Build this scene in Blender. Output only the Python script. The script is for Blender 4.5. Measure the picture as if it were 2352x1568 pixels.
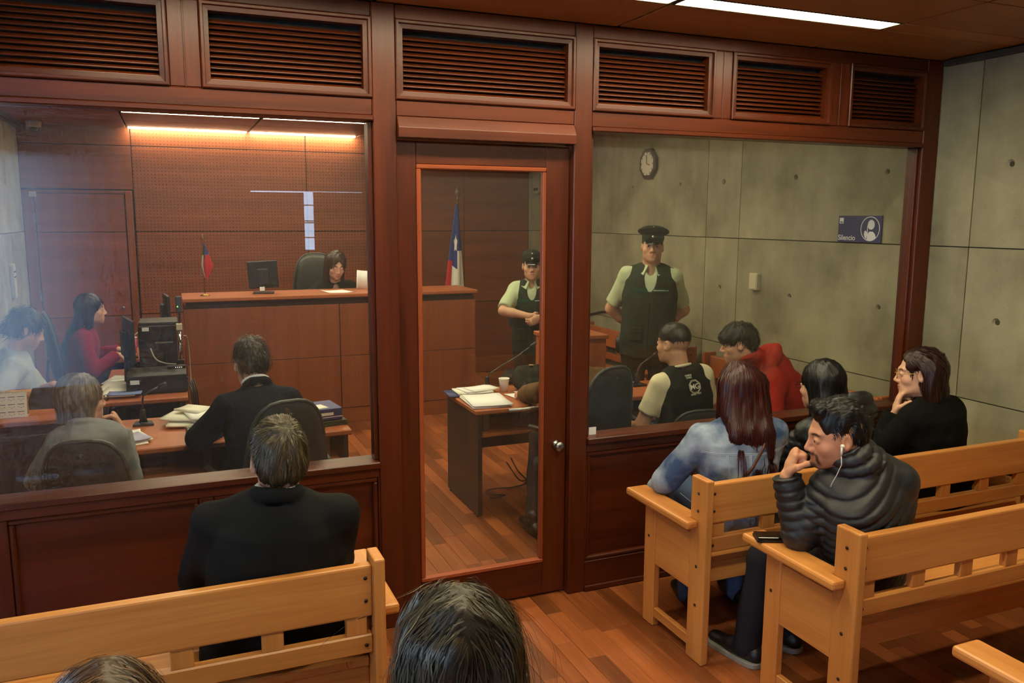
import bpy, bmesh, math, random
import numpy as np
from mathutils import Vector, Matrix, Euler

for _o in list(bpy.data.objects): bpy.data.objects.remove(_o)
SC = bpy.context.scene
COL = SC.collection
random.seed(7); np.random.seed(7)
R = math.radians

# ------------------------------------------------------------------ camera
cam_d = bpy.data.cameras.new('camera'); cam_o = bpy.data.objects.new('camera', cam_d); COL.objects.link(cam_o)
_yaw, _pit, _rol = R(22.5862), R(8.5811), R(0.2227)
_f = Vector((math.sin(_yaw)*math.cos(_pit), math.cos(_yaw)*math.cos(_pit), -math.sin(_pit)))
_r = Vector((math.cos(_yaw), -math.sin(_yaw), 0)); _u = _r.cross(_f)
_r2 = math.cos(_rol)*_r + math.sin(_rol)*_u; _u2 = -math.sin(_rol)*_r + math.cos(_rol)*_u
_m = Matrix((( _r2.x, _u2.x, -_f.x, 0.0), (_r2.y, _u2.y, -_f.y, -3.4448), (_r2.z, _u2.z, -_f.z, 1.85), (0, 0, 0, 1)))
cam_o.matrix_world = _m
cam_d.sensor_fit = 'HORIZONTAL'; cam_d.sensor_width = 36; cam_d.lens = 1884.22/2352*36
cam_d.clip_start = 0.02; cam_d.clip_end = 60
SC.camera = cam_o

# ------------------------------------------------------------------ world: overcast daylight outside the windows
W = bpy.data.worlds.new('world'); SC.world = W; W.use_nodes = True
_bg = W.node_tree.nodes['Background']; _bg.inputs[0].default_value = (0.52, 0.72, 1.0, 1); _bg.inputs[1].default_value = 12.0

# ------------------------------------------------------------------ exposure
VS = SC.view_settings; VS.view_transform = 'Standard'; VS.look = 'None'; VS.gamma = 1.0; VS.use_curve_mapping = False
VS.exposure = 0.0
LAMP_STRENGTH = 42.0          # the fluorescent strips in the ceiling
LAMP_COLOR = (1.0, 0.89, 0.58)
try:
    SC.cycles.max_bounces = 5; SC.cycles.diffuse_bounces = 3; SC.cycles.glossy_bounces = 3; SC.cycles.transparent_max_bounces = 10
    SC.cycles.use_adaptive_sampling = True; SC.cycles.adaptive_threshold = .08; SC.cycles.use_light_tree = False; SC.cycles.adaptive_min_samples = 12
    SC.cycles.sample_clamp_indirect = 6.0; SC.cycles.caustics_reflective = False; SC.cycles.caustics_refractive = False
except Exception: pass

# ------------------------------------------------------------------ materials
def srgb(r, g, b):
    f = lambda c: (c/255/12.92) if c/255 <= .04045 else ((c/255+.055)/1.055)**2.4
    return (f(r), f(g), f(b), 1.0)
_MAT = {}
def _new(name):
    m = bpy.data.materials.new(name); m.use_nodes = True
    nt = m.node_tree; b = nt.nodes['Principled BSDF']
    return m, nt, b
def _n(nt, t, **kw):
    n = nt.nodes.new(t)
    for k, v in kw.items(): setattr(n, k, v)
    return n
def plain(name, rgb, rough=.5, metal=0.0, spec=.5, noise=0.0, nscale=40.0, bump=0.0, coat=0.0, sheen=0.0):
    if name in _MAT: return _MAT[name]
    m, nt, b = _new(name)
    b.inputs['Base Color'].default_value = srgb(*rgb); b.inputs['Roughness'].default_value = rough
    b.inputs['Metallic'].default_value = metal; b.inputs['Specular IOR Level'].default_value = spec
    b.inputs['Coat Weight'].default_value = coat
    if sheen:
        b.inputs['Sheen Weight'].default_value = sheen; b.inputs['Sheen Roughness'].default_value = .5
    if noise or bump:
        tc = _n(nt, 'ShaderNodeTexCoord'); nz = _n(nt, 'ShaderNodeTexNoise'); nz.inputs['Scale'].default_value = nscale; nz.inputs['Detail'].default_value = 4
        nt.links.new(tc.outputs['Object'], nz.inputs['Vector'])
        if noise:
            mx = _n(nt, 'ShaderNodeMix', data_type='RGBA'); c = srgb(*rgb)
            mx.inputs['A'].default_value = tuple(v*(1-noise) for v in c[:3])+(1,); mx.inputs['B'].default_value = tuple(min(1, v*(1+noise)) for v in c[:3])+(1,)
            nt.links.new(nz.outputs['Fac'], mx.inputs['Factor']); nt.links.new(mx.outputs['Result'], b.inputs['Base Color'])
        if bump:
            bp = _n(nt, 'ShaderNodeBump'); bp.inputs['Strength'].default_value = bump; bp.inputs['Distance'].default_value = .004
            nt.links.new(nz.outputs['Fac'], bp.inputs['Height']); nt.links.new(bp.outputs['Normal'], b.inputs['Normal'])
    _MAT[name] = m; return m
def wood(name, c1, c2, axis='x', grain=9.0, rough=.32, coat=.0, vary=.22, holes=None, knots=False):
    """streaky grain along one object axis; Object Info shifts each piece; holes = pitch of a punched grid on the x-z face"""
    key = name+'_'+axis
    if key in _MAT: return _MAT[key]
    m, nt, b = _new(key); L = nt.links.new
    tc = _n(nt, 'ShaderNodeTexCoord'); oi = _n(nt, 'ShaderNodeObjectInfo')
    off = _n(nt, 'ShaderNodeVectorMath', operation='SCALE'); off.inputs[0].default_value = (13.1, 7.7, 9.3); L(oi.outputs['Random'], off.inputs['Scale'])
    add = _n(nt, 'ShaderNodeVectorMath', operation='ADD'); L(tc.outputs['Object'], add.inputs[0]); L(off.outputs[0], add.inputs[1])
    mp = _n(nt, 'ShaderNodeMapping'); s = [grain*1.0]*3; s['xyz'.index(axis)] = grain*.07
    mp.inputs['Scale'].default_value = s; L(add.outputs[0], mp.inputs['Vector'])
    n1 = _n(nt, 'ShaderNodeTexNoise'); n1.inputs['Scale'].default_value = 1.3; n1.inputs['Detail'].default_value = 5; n1.inputs['Roughness'].default_value = .62; n1.inputs['Distortion'].default_value = .6
    L(mp.outputs[0], n1.inputs['Vector'])
    mp2 = _n(nt, 'ShaderNodeMapping'); s2 = [grain*14.0]*3; s2['xyz'.index(axis)] = grain*.35
    mp2.inputs['Scale'].default_value = s2; L(add.outputs[0], mp2.inputs['Vector'])
    n2 = _n(nt, 'ShaderNodeTexNoise'); n2.inputs['Scale'].default_value = 1.0; n2.inputs['Detail'].default_value = 3; L(mp2.outputs[0], n2.inputs['Vector'])
    ma = _n(nt, 'ShaderNodeMath', operation='MULTIPLY_ADD'); L(n2.outputs['Fac'], ma.inputs[0]); ma.inputs[1].default_value = .35; L(n1.outputs['Fac'], ma.inputs[2])
    cr = _n(nt, 'ShaderNodeValToRGB'); cr.color_ramp.elements[0].position = .42; cr.color_ramp.elements[1].position = .95
    cr.color_ramp.elements[0].color = srgb(*c1); cr.color_ramp.elements[1].color = srgb(*c2); L(ma.outputs[0], cr.inputs['Fac'])
    hv = _n(nt, 'ShaderNodeHueSaturation'); L(cr.outputs['Color'], hv.inputs['Color'])
    mv = _n(nt, 'ShaderNodeMapRange'); mv.inputs['To Min'].default_value = 1-vary; mv.inputs['To Max'].default_value = 1+vary; L(oi.outputs['Random'], mv.inputs['Value']); L(mv.outputs[0], hv.inputs['Value'])
    col = hv.outputs['Color']
    if holes:
        sp = _n(nt, 'ShaderNodeSeparateXYZ'); L(tc.outputs['Object'], sp.inputs[0]); ds = []
        for ax in ('X', 'Z'):
            a = _n(nt, 'ShaderNodeMath', operation='MULTIPLY'); L(sp.outputs[ax], a.inputs[0]); a.inputs[1].default_value = 1/holes
            fr = _n(nt, 'ShaderNodeMath', operation='FRACT'); L(a.outputs[0], fr.inputs[0])
            su = _n(nt, 'ShaderNodeMath', operation='SUBTRACT'); L(fr.outputs[0], su.inputs[0]); su.inputs[1].default_value = .5
            sq = _n(nt, 'ShaderNodeMath', operation='MULTIPLY'); L(su.outputs[0], sq.inputs[0]); L(su.outputs[0], sq.inputs[1]); ds.append(sq)
        sm = _n(nt, 'ShaderNodeMath', operation='ADD'); L(ds[0].outputs[0], sm.inputs[0]); L(ds[1].outputs[0], sm.inputs[1])
        lt = _n(nt, 'ShaderNodeMath', operation='LESS_THAN'); L(sm.outputs[0], lt.inputs[0]); lt.inputs[1].default_value = .022
        mx = _n(nt, 'ShaderNodeMix', data_type='RGBA'); L(lt.outputs[0], mx.inputs['Factor']); L(col, mx.inputs['A']); mx.inputs['B'].default_value = srgb(40, 16, 8)
        col = mx.outputs['Result']
    L(col, b.inputs['Base Color'])
    b.inputs['Roughness'].default_value = rough; b.inputs['Coat Weight'].default_value = coat; b.inputs['Coat Roughness'].default_value = .18
    bp = _n(nt, 'ShaderNodeBump'); bp.inputs['Strength'].default_value = .08; bp.inputs['Distance'].default_value = .003
    L(n2.outputs['Fac'], bp.inputs['Height']); L(bp.outputs['Normal'], b.inputs['Normal'])
    _MAT[key] = m; return m
def concrete(name):
    if name in _MAT: return _MAT[name]
    m, nt, b = _new(name); L = nt.links.new
    tc = _n(nt, 'ShaderNodeTexCoord'); oi = _n(nt, 'ShaderNodeObjectInfo')
    off = _n(nt, 'ShaderNodeVectorMath', operation='SCALE'); off.inputs[0].default_value = (3.1, 5.7, 2.3); L(oi.outputs['Random'], off.inputs['Scale'])
    add = _n(nt, 'ShaderNodeVectorMath', operation='ADD'); L(tc.outputs['Object'], add.inputs[0]); L(off.outputs[0], add.inputs[1])
    n1 = _n(nt, 'ShaderNodeTexNoise'); n1.inputs['Scale'].default_value = 2.2; n1.inputs['Detail'].default_value = 9; n1.inputs['Roughness'].default_value = .6; L(add.outputs[0], n1.inputs['Vector'])
    cr = _n(nt, 'ShaderNodeValToRGB'); e = cr.color_ramp.elements
    e[0].position = .30; e[0].color = srgb(124, 119, 96); e[1].position = .72; e[1].color = srgb(172, 166, 136)
    e2 = cr.color_ramp.elements.new(.5); e2.color = srgb(152, 146, 120); L(n1.outputs['Fac'], cr.inputs['Fac'])
    mp = _n(nt, 'ShaderNodeMapping'); mp.inputs['Scale'].default_value = (9, 9, 1.3); L(add.outputs[0], mp.inputs['Vector'])
    n2 = _n(nt, 'ShaderNodeTexNoise'); n2.inputs['Scale'].default_value = 1; n2.inputs['Detail'].default_value = 6; L(mp.outputs[0], n2.inputs['Vector'])
    mx = _n(nt, 'ShaderNodeMix', data_type='RGBA', blend_type='MULTIPLY'); mx.inputs['Factor'].default_value = .45; L(cr.outputs['Color'], mx.inputs['A'])
    c2 = _n(nt, 'ShaderNodeValToRGB'); c2.color_ramp.elements[0].position = .3; c2.color_ramp.elements[0].color = (.74, .72, .64, 1); c2.color_ramp.elements[1].position = .6; c2.color_ramp.elements[1].color = (1, 1, 1, 1)
    L(n2.outputs['Fac'], c2.inputs['Fac']); L(c2.outputs['Color'], mx.inputs['B'])
    vo = _n(nt, 'ShaderNodeTexVoronoi'); vo.inputs['Scale'].default_value = 26; L(add.outputs[0], vo.inputs['Vector'])
    pr = _n(nt, 'ShaderNodeValToRGB'); pr.color_ramp.elements[0].position = .04; pr.color_ramp.elements[0].color = (.45, .42, .34, 1); pr.color_ramp.elements[1].position = .085; pr.color_ramp.elements[1].color = (1, 1, 1, 1)
    L(vo.outputs['Distance'], pr.inputs['Fac'])
    m2 = _n(nt, 'ShaderNodeMix', data_type='RGBA', blend_type='MULTIPLY'); m2.inputs['Factor'].default_value = .8; L(mx.outputs['Result'], m2.inputs['A']); L(pr.outputs['Color'], m2.inputs['B'])
    L(m2.outputs['Result'], b.inputs['Base Color']); b.inputs['Roughness'].default_value = .72; b.inputs['Specular IOR Level'].default_value = .35
    bp = _n(nt, 'ShaderNodeBump'); bp.inputs['Strength'].default_value = .25; bp.inputs['Distance'].default_value = .006; L(n1.outputs['Fac'], bp.inputs['Height']); L(bp.outputs['Normal'], b.inputs['Normal'])
    _MAT[name] = m; return m
def glass_mat():
    """thin window pane: mirror reflection by Fresnel over clear, with a light film of dust"""
    if 'pane_glass' in _MAT: return _MAT['pane_glass']
    m = bpy.data.materials.new('pane_glass'); m.use_nodes = True; nt = m.node_tree; nt.nodes.clear(); L = nt.links.new
    out = _n(nt, 'ShaderNodeOutputMaterial'); tr = _n(nt, 'ShaderNodeBsdfTransparent'); gl = _n(nt, 'ShaderNodeBsdfGlossy'); gl.inputs['Roughness'].default_value = .0
    tr.inputs[0].default_value = (.97, .98, .96, 1)
    ge = _n(nt, 'ShaderNodeNewGeometry'); dt = _n(nt, 'ShaderNodeVectorMath', operation='DOT_PRODUCT'); L(ge.outputs['Normal'], dt.inputs[0]); L(ge.outputs['Incoming'], dt.inputs[1])
    ab = _n(nt, 'ShaderNodeMath', operation='ABSOLUTE'); L(dt.outputs['Value'], ab.inputs[0])
    om = _n(nt, 'ShaderNodeMath', operation='SUBTRACT'); om.inputs[0].default_value = 1.0; L(ab.outputs[0], om.inputs[1])
    pw = _n(nt, 'ShaderNodeMath', operation='POWER'); L(om.outputs[0], pw.inputs[0]); pw.inputs[1].default_value = 5.0
    fr = _n(nt, 'ShaderNodeMath', operation='MULTIPLY_ADD'); L(pw.outputs[0], fr.inputs[0]); fr.inputs[1].default_value = .9; fr.inputs[2].default_value = .035
    m1 = _n(nt, 'ShaderNodeMixShader'); L(fr.outputs[0], m1.inputs[0]); L(tr.outputs[0], m1.inputs[1]); L(gl.outputs[0], m1.inputs[2])
    df = _n(nt, 'ShaderNodeBsdfDiffuse'); df.inputs[0].default_value = (.85, .88, .9, 1)
    tc = _n(nt, 'ShaderNodeTexCoord'); nz = _n(nt, 'ShaderNodeTexNoise'); nz.inputs['Scale'].default_value = 3.0; nz.inputs['Detail'].default_value = 5; L(tc.outputs['Object'], nz.inputs['Vector'])
    mr = _n(nt, 'ShaderNodeMapRange'); mr.inputs['From Min'].default_value = .3; mr.inputs['From Max'].default_value = .75; mr.inputs['To Min'].default_value = .002; mr.inputs['To Max'].default_value = .006; L(nz.outputs['Fac'], mr.inputs['Value'])
    m2 = _n(nt, 'ShaderNodeMixShader'); L(mr.outputs[0], m2.inputs[0]); L(m1.outputs[0], m2.inputs[1]); L(df.outputs[0], m2.inputs[2])
    # smeared film: a faint blurred mirror
    g2 = _n(nt, 'ShaderNodeBsdfGlossy'); g2.inputs['Roughness'].default_value = .5
    m3 = _n(nt, 'ShaderNodeMixShader'); m3.inputs[0].default_value = .026; L(m2.outputs[0], m3.inputs[1]); L(g2.outputs[0], m3.inputs[2])
    L(m3.outputs[0], out.inputs[0]); _MAT['pane_glass'] = m; return m
def emit(name, rgb, strength):
    if name in _MAT: return _MAT[name]
    m = bpy.data.materials.new(name); m.use_nodes = True; nt = m.node_tree; nt.nodes.clear()
    out = _n(nt, 'ShaderNodeOutputMaterial'); e = _n(nt, 'ShaderNodeEmission'); e.inputs[0].default_value = tuple(rgb)+(1,); e.inputs[1].default_value = strength
    nt.links.new(e.outputs[0], out.inputs[0]); _MAT[name] = m; return m
def attr_mat(name, attr='col', rough=.5, spec=.4, noise=.0, nscale=60., bump=0., sheen=0., sss=0., aniso=0., stretch=None, nax=(1,1,1), coat=0.):
    """colour from a vertex colour layer (skin tones, lips, beard; hair strands) with a fine noise on top"""
    if name in _MAT: return _MAT[name]
    m, nt, b = _new(name); L = nt.links.new
    at = _n(nt, 'ShaderNodeVertexColor'); at.layer_name = attr; col = at.outputs['Color']
    tc = _n(nt, 'ShaderNodeTexCoord'); mp = _n(nt, 'ShaderNodeMapping'); mp.inputs['Scale'].default_value = nax; L(tc.outputs['Object'], mp.inputs['Vector'])
    nz = _n(nt, 'ShaderNodeTexNoise'); nz.inputs['Scale'].default_value = nscale; nz.inputs['Detail'].default_value = 4; L(mp.outputs[0], nz.inputs['Vector'])
    if noise:
        mr = _n(nt, 'ShaderNodeMapRange'); mr.inputs['To Min'].default_value = 1-noise; mr.inputs['To Max'].default_value = 1+noise; L(nz.outputs['Fac'], mr.inputs['Value'])
        hv = _n(nt, 'ShaderNodeHueSaturation'); L(col, hv.inputs['Color']); L(mr.outputs[0], hv.inputs['Value']); col = hv.outputs['Color']
    L(col, b.inputs['Base Color']); b.inputs['Roughness'].default_value = rough; b.inputs['Specular IOR Level'].default_value = spec; b.inputs['Coat Weight'].default_value = coat
    if sss:
        b.inputs['Subsurface Weight'].default_value = sss; b.inputs['Subsurface Radius'].default_value = (.012, .005, .003); b.inputs['Subsurface Scale'].default_value = 1.0
    if sheen: b.inputs['Sheen Weight'].default_value = sheen
    if bump:
        bp = _n(nt, 'ShaderNodeBump'); bp.inputs['Strength'].default_value = bump; bp.inputs['Distance'].default_value = .003; L(nz.outputs['Fac'], bp.inputs['Height']); L(bp.outputs['Normal'], b.inputs['Normal'])
    _MAT[name] = m; return m

# palette
MAHOG = ((60, 23, 7), (104, 43, 15))
BEECH = ((186, 114, 52), (222, 154, 82))
DESKT = ((158, 84, 46), (186, 106, 60))
PANEL = ((120, 58, 27), (156, 80, 38))
FLOORC = ((118, 60, 30), (168, 96, 52))
CEILC = ((146, 92, 44), (172, 114, 58))
def mahog(a): return wood('mahogany', *MAHOG, axis=a, grain=7, rough=.36, coat=.0, vary=.10)
def beech(a): return wood('beech', *BEECH, axis=a, grain=8, rough=.34, coat=.0, vary=.10)
def deskt(a): return wood('desk_laminate', *DESKT, axis=a, grain=6, rough=.4, coat=.0, vary=.05)
def jveneer(a): return wood('bench_veneer', (126, 64, 32), (154, 84, 44), axis=a, grain=6, rough=.42, coat=.0, vary=.05)
def panelw(a): return wood('wall_veneer', *PANEL, axis=a, grain=5, rough=.45, coat=.0, vary=.08)
def panelp(a): return wood('perforated_veneer', *PANEL, axis=a, grain=5, rough=.5, coat=.0, vary=.05, holes=.033)
def ceilw(a): return wood('ceiling_veneer', *CEILC, axis=a, grain=6, rough=.5, coat=.0, vary=.10)
def floorw(): return wood('floor_parquet', *FLOORC, axis='y', grain=10, rough=.36, coat=.0, vary=.42)
CHAR = lambda: plain('charcoal_laminate', (38, 36, 34), .5, noise=.12)
BLK = lambda: plain('black_plastic', (20, 20, 21), .42)
PAPER = lambda: plain('paper', (246, 246, 244), .8)

# ------------------------------------------------------------------ object helpers
def link(o, parent=None):
    COL.objects.link(o)
    if parent is not None: o.parent = parent
    return o
def tag(o, label=None, cat=None, group=None, kind=None):
    if label: o['label'] = label
    if cat: o['category'] = cat
    if group: o['group'] = group
    if kind: o['kind'] = kind
    return o
def thing(name, label, cat, loc=(0, 0, 0), rotz=0.0, group=None, kind=None):
    o = bpy.data.objects.new(name, None); o.empty_display_size = .1; link(o); o.location = loc; o.rotation_euler = (0, 0, rotz)
    return tag(o, label, cat, group, kind)
def structure(name, loc=(0, 0, 0)):
    o = bpy.data.objects.new(name, None); link(o); o.location = loc; o['kind'] = 'structure'; return o
def mesh(name, V, F, mat=None, parent=None, loc=(0, 0, 0), rot=(0, 0, 0), smooth=False, recenter=False, fixn=False):
    me = bpy.data.meshes.new(name); V = [tuple(v) for v in V]
    if recenter:
        a = np.array(V); c = (a.min(0)+a.max(0))/2; V = [tuple(v) for v in a-c]; loc = tuple(np.array(loc)+c)
    me.from_pydata(V, [], [tuple(f) for f in F])
    if fixn:
        bm = bmesh.new(); bm.from_mesh(me); bmesh.ops.recalc_face_normals(bm, faces=bm.faces); bm.to_mesh(me); bm.free()
    if smooth: me.polygons.foreach_set('use_smooth', [True]*len(me.polygons))
    me.update()
    if mat: me.materials.append(mat)
    o = bpy.data.objects.new(name, me); o.location = loc; o.rotation_euler = rot; link(o, parent); return o
_BOXC = {}
def box(name, x0, x1, y0, y1, z0, z1, mat, parent=None, bev=.003, rot=(0, 0, 0), seg=1):
    dx, dy, dz = x1-x0, y1-y0, z1-z0
    bev = min(bev, dx*.45, dy*.45, dz*.45)
    key = (round(dx, 4), round(dy, 4), round(dz, 4), round(bev, 4), seg, mat.name if mat else '', name)
    me = _BOXC.get(key)
    if me is None:
        bm = bmesh.new(); bmesh.ops.create_cube(bm, size=1)
        for v in bm.verts: v.co = Vector((v.co.x*dx, v.co.y*dy, v.co.z*dz))
        if bev > 1e-5: bmesh.ops.bevel(bm, geom=list(bm.edges), offset=bev, segments=seg, profile=.5, affect='EDGES')
        me = bpy.data.meshes.new(name); bm.to_mesh(me); bm.free()
        if mat: me.materials.append(mat)
        _BOXC[key] = me
    o = bpy.data.objects.new(name, me); o.location = ((x0+x1)/2, (y0+y1)/2, (z0+z1)/2); o.rotation_euler = rot
    return link(o, parent)
def boxes_mesh(name, L, mat, parent=None, loc=(0, 0, 0)):
    """several plain boxes of ONE part in one mesh"""
    V, F = [], []
    for (x0, x1, y0, y1, z0, z1) in L:
        n = len(V); V += [(x0, y0, z0), (x1, y0, z0), (x1, y1, z0), (x0, y1, z0), (x0, y0, z1), (x1, y0, z1), (x1, y1, z1), (x0, y1, z1)]
        F += [(n, n+3, n+2, n+1), (n+4, n+5, n+6, n+7), (n, n+1, n+5, n+4), (n+1, n+2, n+6, n+5), (n+2, n+3, n+7, n+6), (n+3, n, n+4, n+7)]
    return mesh(name, V, F, mat, parent, loc)
def prism(name, poly, axis, a0, a1, mat, parent=None, bev=0.0, seg=2, smooth=False, loc=(0, 0, 0), rot=(0, 0, 0), recenter=True):
    """closed polygon extruded along axis from a0 to a1; poly coords are the two other axes in xyz order"""
    ax = 'xyz'.index(axis); ot = [i for i in range(3) if i != ax]
    def P(p, a):
        v = [0, 0, 0]; v[ax] = a; v[ot[0]] = p[0]; v[ot[1]] = p[1]; return v
    n = len(poly); V = [P(p, a0) for p in poly]+[P(p, a1) for p in poly]
    c = np.zeros(3)
    if recenter:
        a = np.array(V, float); c = (a.min(0)+a.max(0))/2; V = a-c
    bm = bmesh.new(); vs = [bm.verts.new(tuple(v)) for v in V]
    bm.faces.new(vs[:n]); bm.faces.new(vs[n:][::-1])
    for i in range(n): bm.faces.new((vs[i], vs[n+i], vs[n+(i+1) % n], vs[(i+1) % n]))
    bmesh.ops.recalc_face_normals(bm, faces=bm.faces)
    if bev: bmesh.ops.bevel(bm, geom=list(bm.edges), offset=bev, segments=seg, profile=.5, affect='EDGES', clamp_overlap=True)
    me = bpy.data.meshes.new(name); bm.to_mesh(me); bm.free()
    if smooth: me.polygons.foreach_set('use_smooth', [True]*len(me.polygons))
    if mat: me.materials.append(mat)
    o = bpy.data.objects.new(name, me); o.location = tuple(np.array(loc)+c); o.rotation_euler = rot; return link(o, parent)
def tube(name, pts, rad, mat, parent=None, n=8, closed=False, loc=(0, 0, 0), flat=1.0):
    pts = np.array(pts, float); k = len(pts); rad = np.broadcast_to(np.array(rad, float), (k,))
    T = np.roll(pts, -1, 0)-np.roll(pts, 1, 0)
    if not closed: T[0] = pts[1]-pts[0]; T[-1] = pts[-1]-pts[-2]
    T /= np.linalg.norm(T, axis=1)[:, None]+1e-12
    up = np.array((0, 0, 1.0)) if abs(T[0][2]) < .9 else np.array((1.0, 0, 0))
    A = np.cross(T[0], up); A /= np.linalg.norm(A); V = []; F = []
    for i in range(k):
        A = A-T[i]*np.dot(A, T[i]); A /= np.linalg.norm(A); B = np.cross(T[i], A)
        for j in range(n):
            t = 2*math.pi*j/n; V.append(pts[i]+rad[i]*(math.cos(t)*A+flat*math.sin(t)*B))
    m = k if closed else k-1
    for i in range(m):
        for j in range(n):
            a = i*n+j; b2 = i*n+(j+1) % n; c = ((i+1) % k)*n+(j+1) % n; d = ((i+1) % k)*n+j; F.append((a, b2, c, d))
    if not closed: F.append(tuple(range(n))[::-1]); F.append(tuple((k-1)*n+j for j in range(n)))
    return mesh(name, V, F, mat, parent, loc, smooth=True, recenter=True, fixn=True)
def lathe(name, prof, mat, parent=None, loc=(0, 0, 0), n=20, rot=(0, 0, 0), smooth=True):
    V, F = [], []; k = len(prof)
    for (r, z) in prof:
        for j in range(n): V.append((r*math.cos(2*math.pi*j/n), r*math.sin(2*math.pi*j/n), z))
    for i in range(k-1):
        for j in range(n): F.append((i*n+j, i*n+(j+1) % n, (i+1)*n+(j+1) % n, (i+1)*n+j))
    F.append(tuple(range(n))[::-1]); F.append(tuple((k-1)*n+j for j in range(n)))
    return mesh(name, V, F, mat, parent, loc, rot, smooth=smooth)
def copy_tree(o, parent=None):
    c = o.copy(); COL.objects.link(c); c.parent = parent
    for ch in list(o.children): copy_tree(ch, c)
    return c
def text_mesh(name, s, size, mat, parent=None, loc=(0, 0, 0), rot=(0, 0, 0), extrude=.0008, align='CENTER', bold=0.0):
    cu = bpy.data.curves.new(name, 'FONT'); cu.body = s; cu.size = size; cu.extrude = extrude; cu.align_x = align; cu.align_y = 'CENTER'; cu.resolution_u = 3; cu.offset = bold
    o = bpy.data.objects.new(name, cu); COL.objects.link(o)
    bpy.context.view_layer.update()
    me = bpy.data.meshes.new_from_object(o.evaluated_get(bpy.context.evaluated_depsgraph_get()))
    bpy.data.objects.remove(o); bpy.data.curves.remove(cu)
    me.materials.clear(); me.materials.append(mat); me.name = name
    q = bpy.data.objects.new(name, me); q.location = loc; q.rotation_euler = rot; return link(q, parent)
def rrect(x0, x1, y0, y1, r, n=5):
    P = []
    for cx, cy, a0 in ((x1-r, y1-r, 0), (x0+r, y1-r, 90), (x0+r, y0+r, 180), (x1-r, y0+r, 270)):
        for i in range(n+1):
            a = R(a0+90*i/n); P.append((cx+r*math.cos(a), cy+r*math.sin(a)))
    return P

# ================================================================== THE SETTING
XW = 4.02; YB = 5.72; ZC = 2.715; XL = -2.6; XLC = -1.28; YR = -5.6
DARK = plain('dark_void', (14, 11, 9), .9)
# ---- floor: strip parquet along y
floor = structure('floor')
box('subfloor', XL-.1, XW+.1, YR-.1, YB+.1, -.08, -.012, plain('subfloor', (52, 26, 14), .8), floor, 0)
def _plank_seen(x, y0, y1):
    ym = (y0+y1)/2
    if .75 < x < 2.1 and -1.9 < ym < .0: return True
    if .95 < x < 2.75 and .0 < ym < 3.85: return True
    if .25 < x < .95 and .9 < ym < 3.85: return True
    return False
_pw = .083; _rest = []; _seen = []
_x = XL
_rng = random.Random(3)
while _x < XW-.001:
    _y = YR-_rng.random()*.6
    while _y < YB:
        ln = _rng.choice((.42, .55, .68, .8, .95)); y0, y1 = max(_y, YR), min(_y+ln, YB); _y += ln
        x1 = min(_x+_pw, XW)
        if y1-y0 < .05: continue
        (_seen if _plank_seen(_x+.04, y0, y1) else _rest).append((_x+.0006, x1-.0006, y0+.0006, y1-.0006))
    _x += _pw
_seen.sort(key=lambda p: (p[2]+3.44)**2+p[0]**2)
_rest += _seen[300:]
for (a, b, c, d) in _seen[:300]:
    box('plank', a, b, c, d, -.012, 0.0, floorw(), floor, .0012)
# the strips beyond, tinted piece by piece
_V, _F, _C = [], [], []
for (a, b, c, d) in _rest:
    n = len(_V); _V += [(a, c, -.001), (b, c, -.001), (b, d, -.001), (a, d, -.001), (a, c, -.012), (b, c, -.012), (b, d, -.012), (a, d, -.012)]
    _F += [(n, n+1, n+2, n+3), (n, n+4, n+5, n+1), (n+1, n+5, n+6, n+2), (n+2, n+6, n+7, n+3), (n+3, n+7, n+4, n)]
_o = mesh('planks', _V, _F, None, floor); _o['kind'] = 'stuff'
_ca = _o.data.color_attributes.new('col', 'FLOAT_COLOR', 'CORNER'); _rn = np.random.RandomState(2)
_cc = []
for i in range(len(_rest)):
    t = _rn.rand(); g = _rn.rand()*.5+.72; c1 = np.array(srgb(*FLOORC[0])[:3]); c2 = np.array(srgb(*FLOORC[1])[:3]); c = (c1*(1-t)+c2*t)*g
    _cc += list(np.tile(np.append(c, 1), 20))
_ca.data.foreach_set('color', np.array(_cc, np.float32))
_o.data.materials.append(attr_mat('parquet_far', rough=.36, noise=.2, nscale=6, nax=(12, .6, 1), coat=.25))

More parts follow.
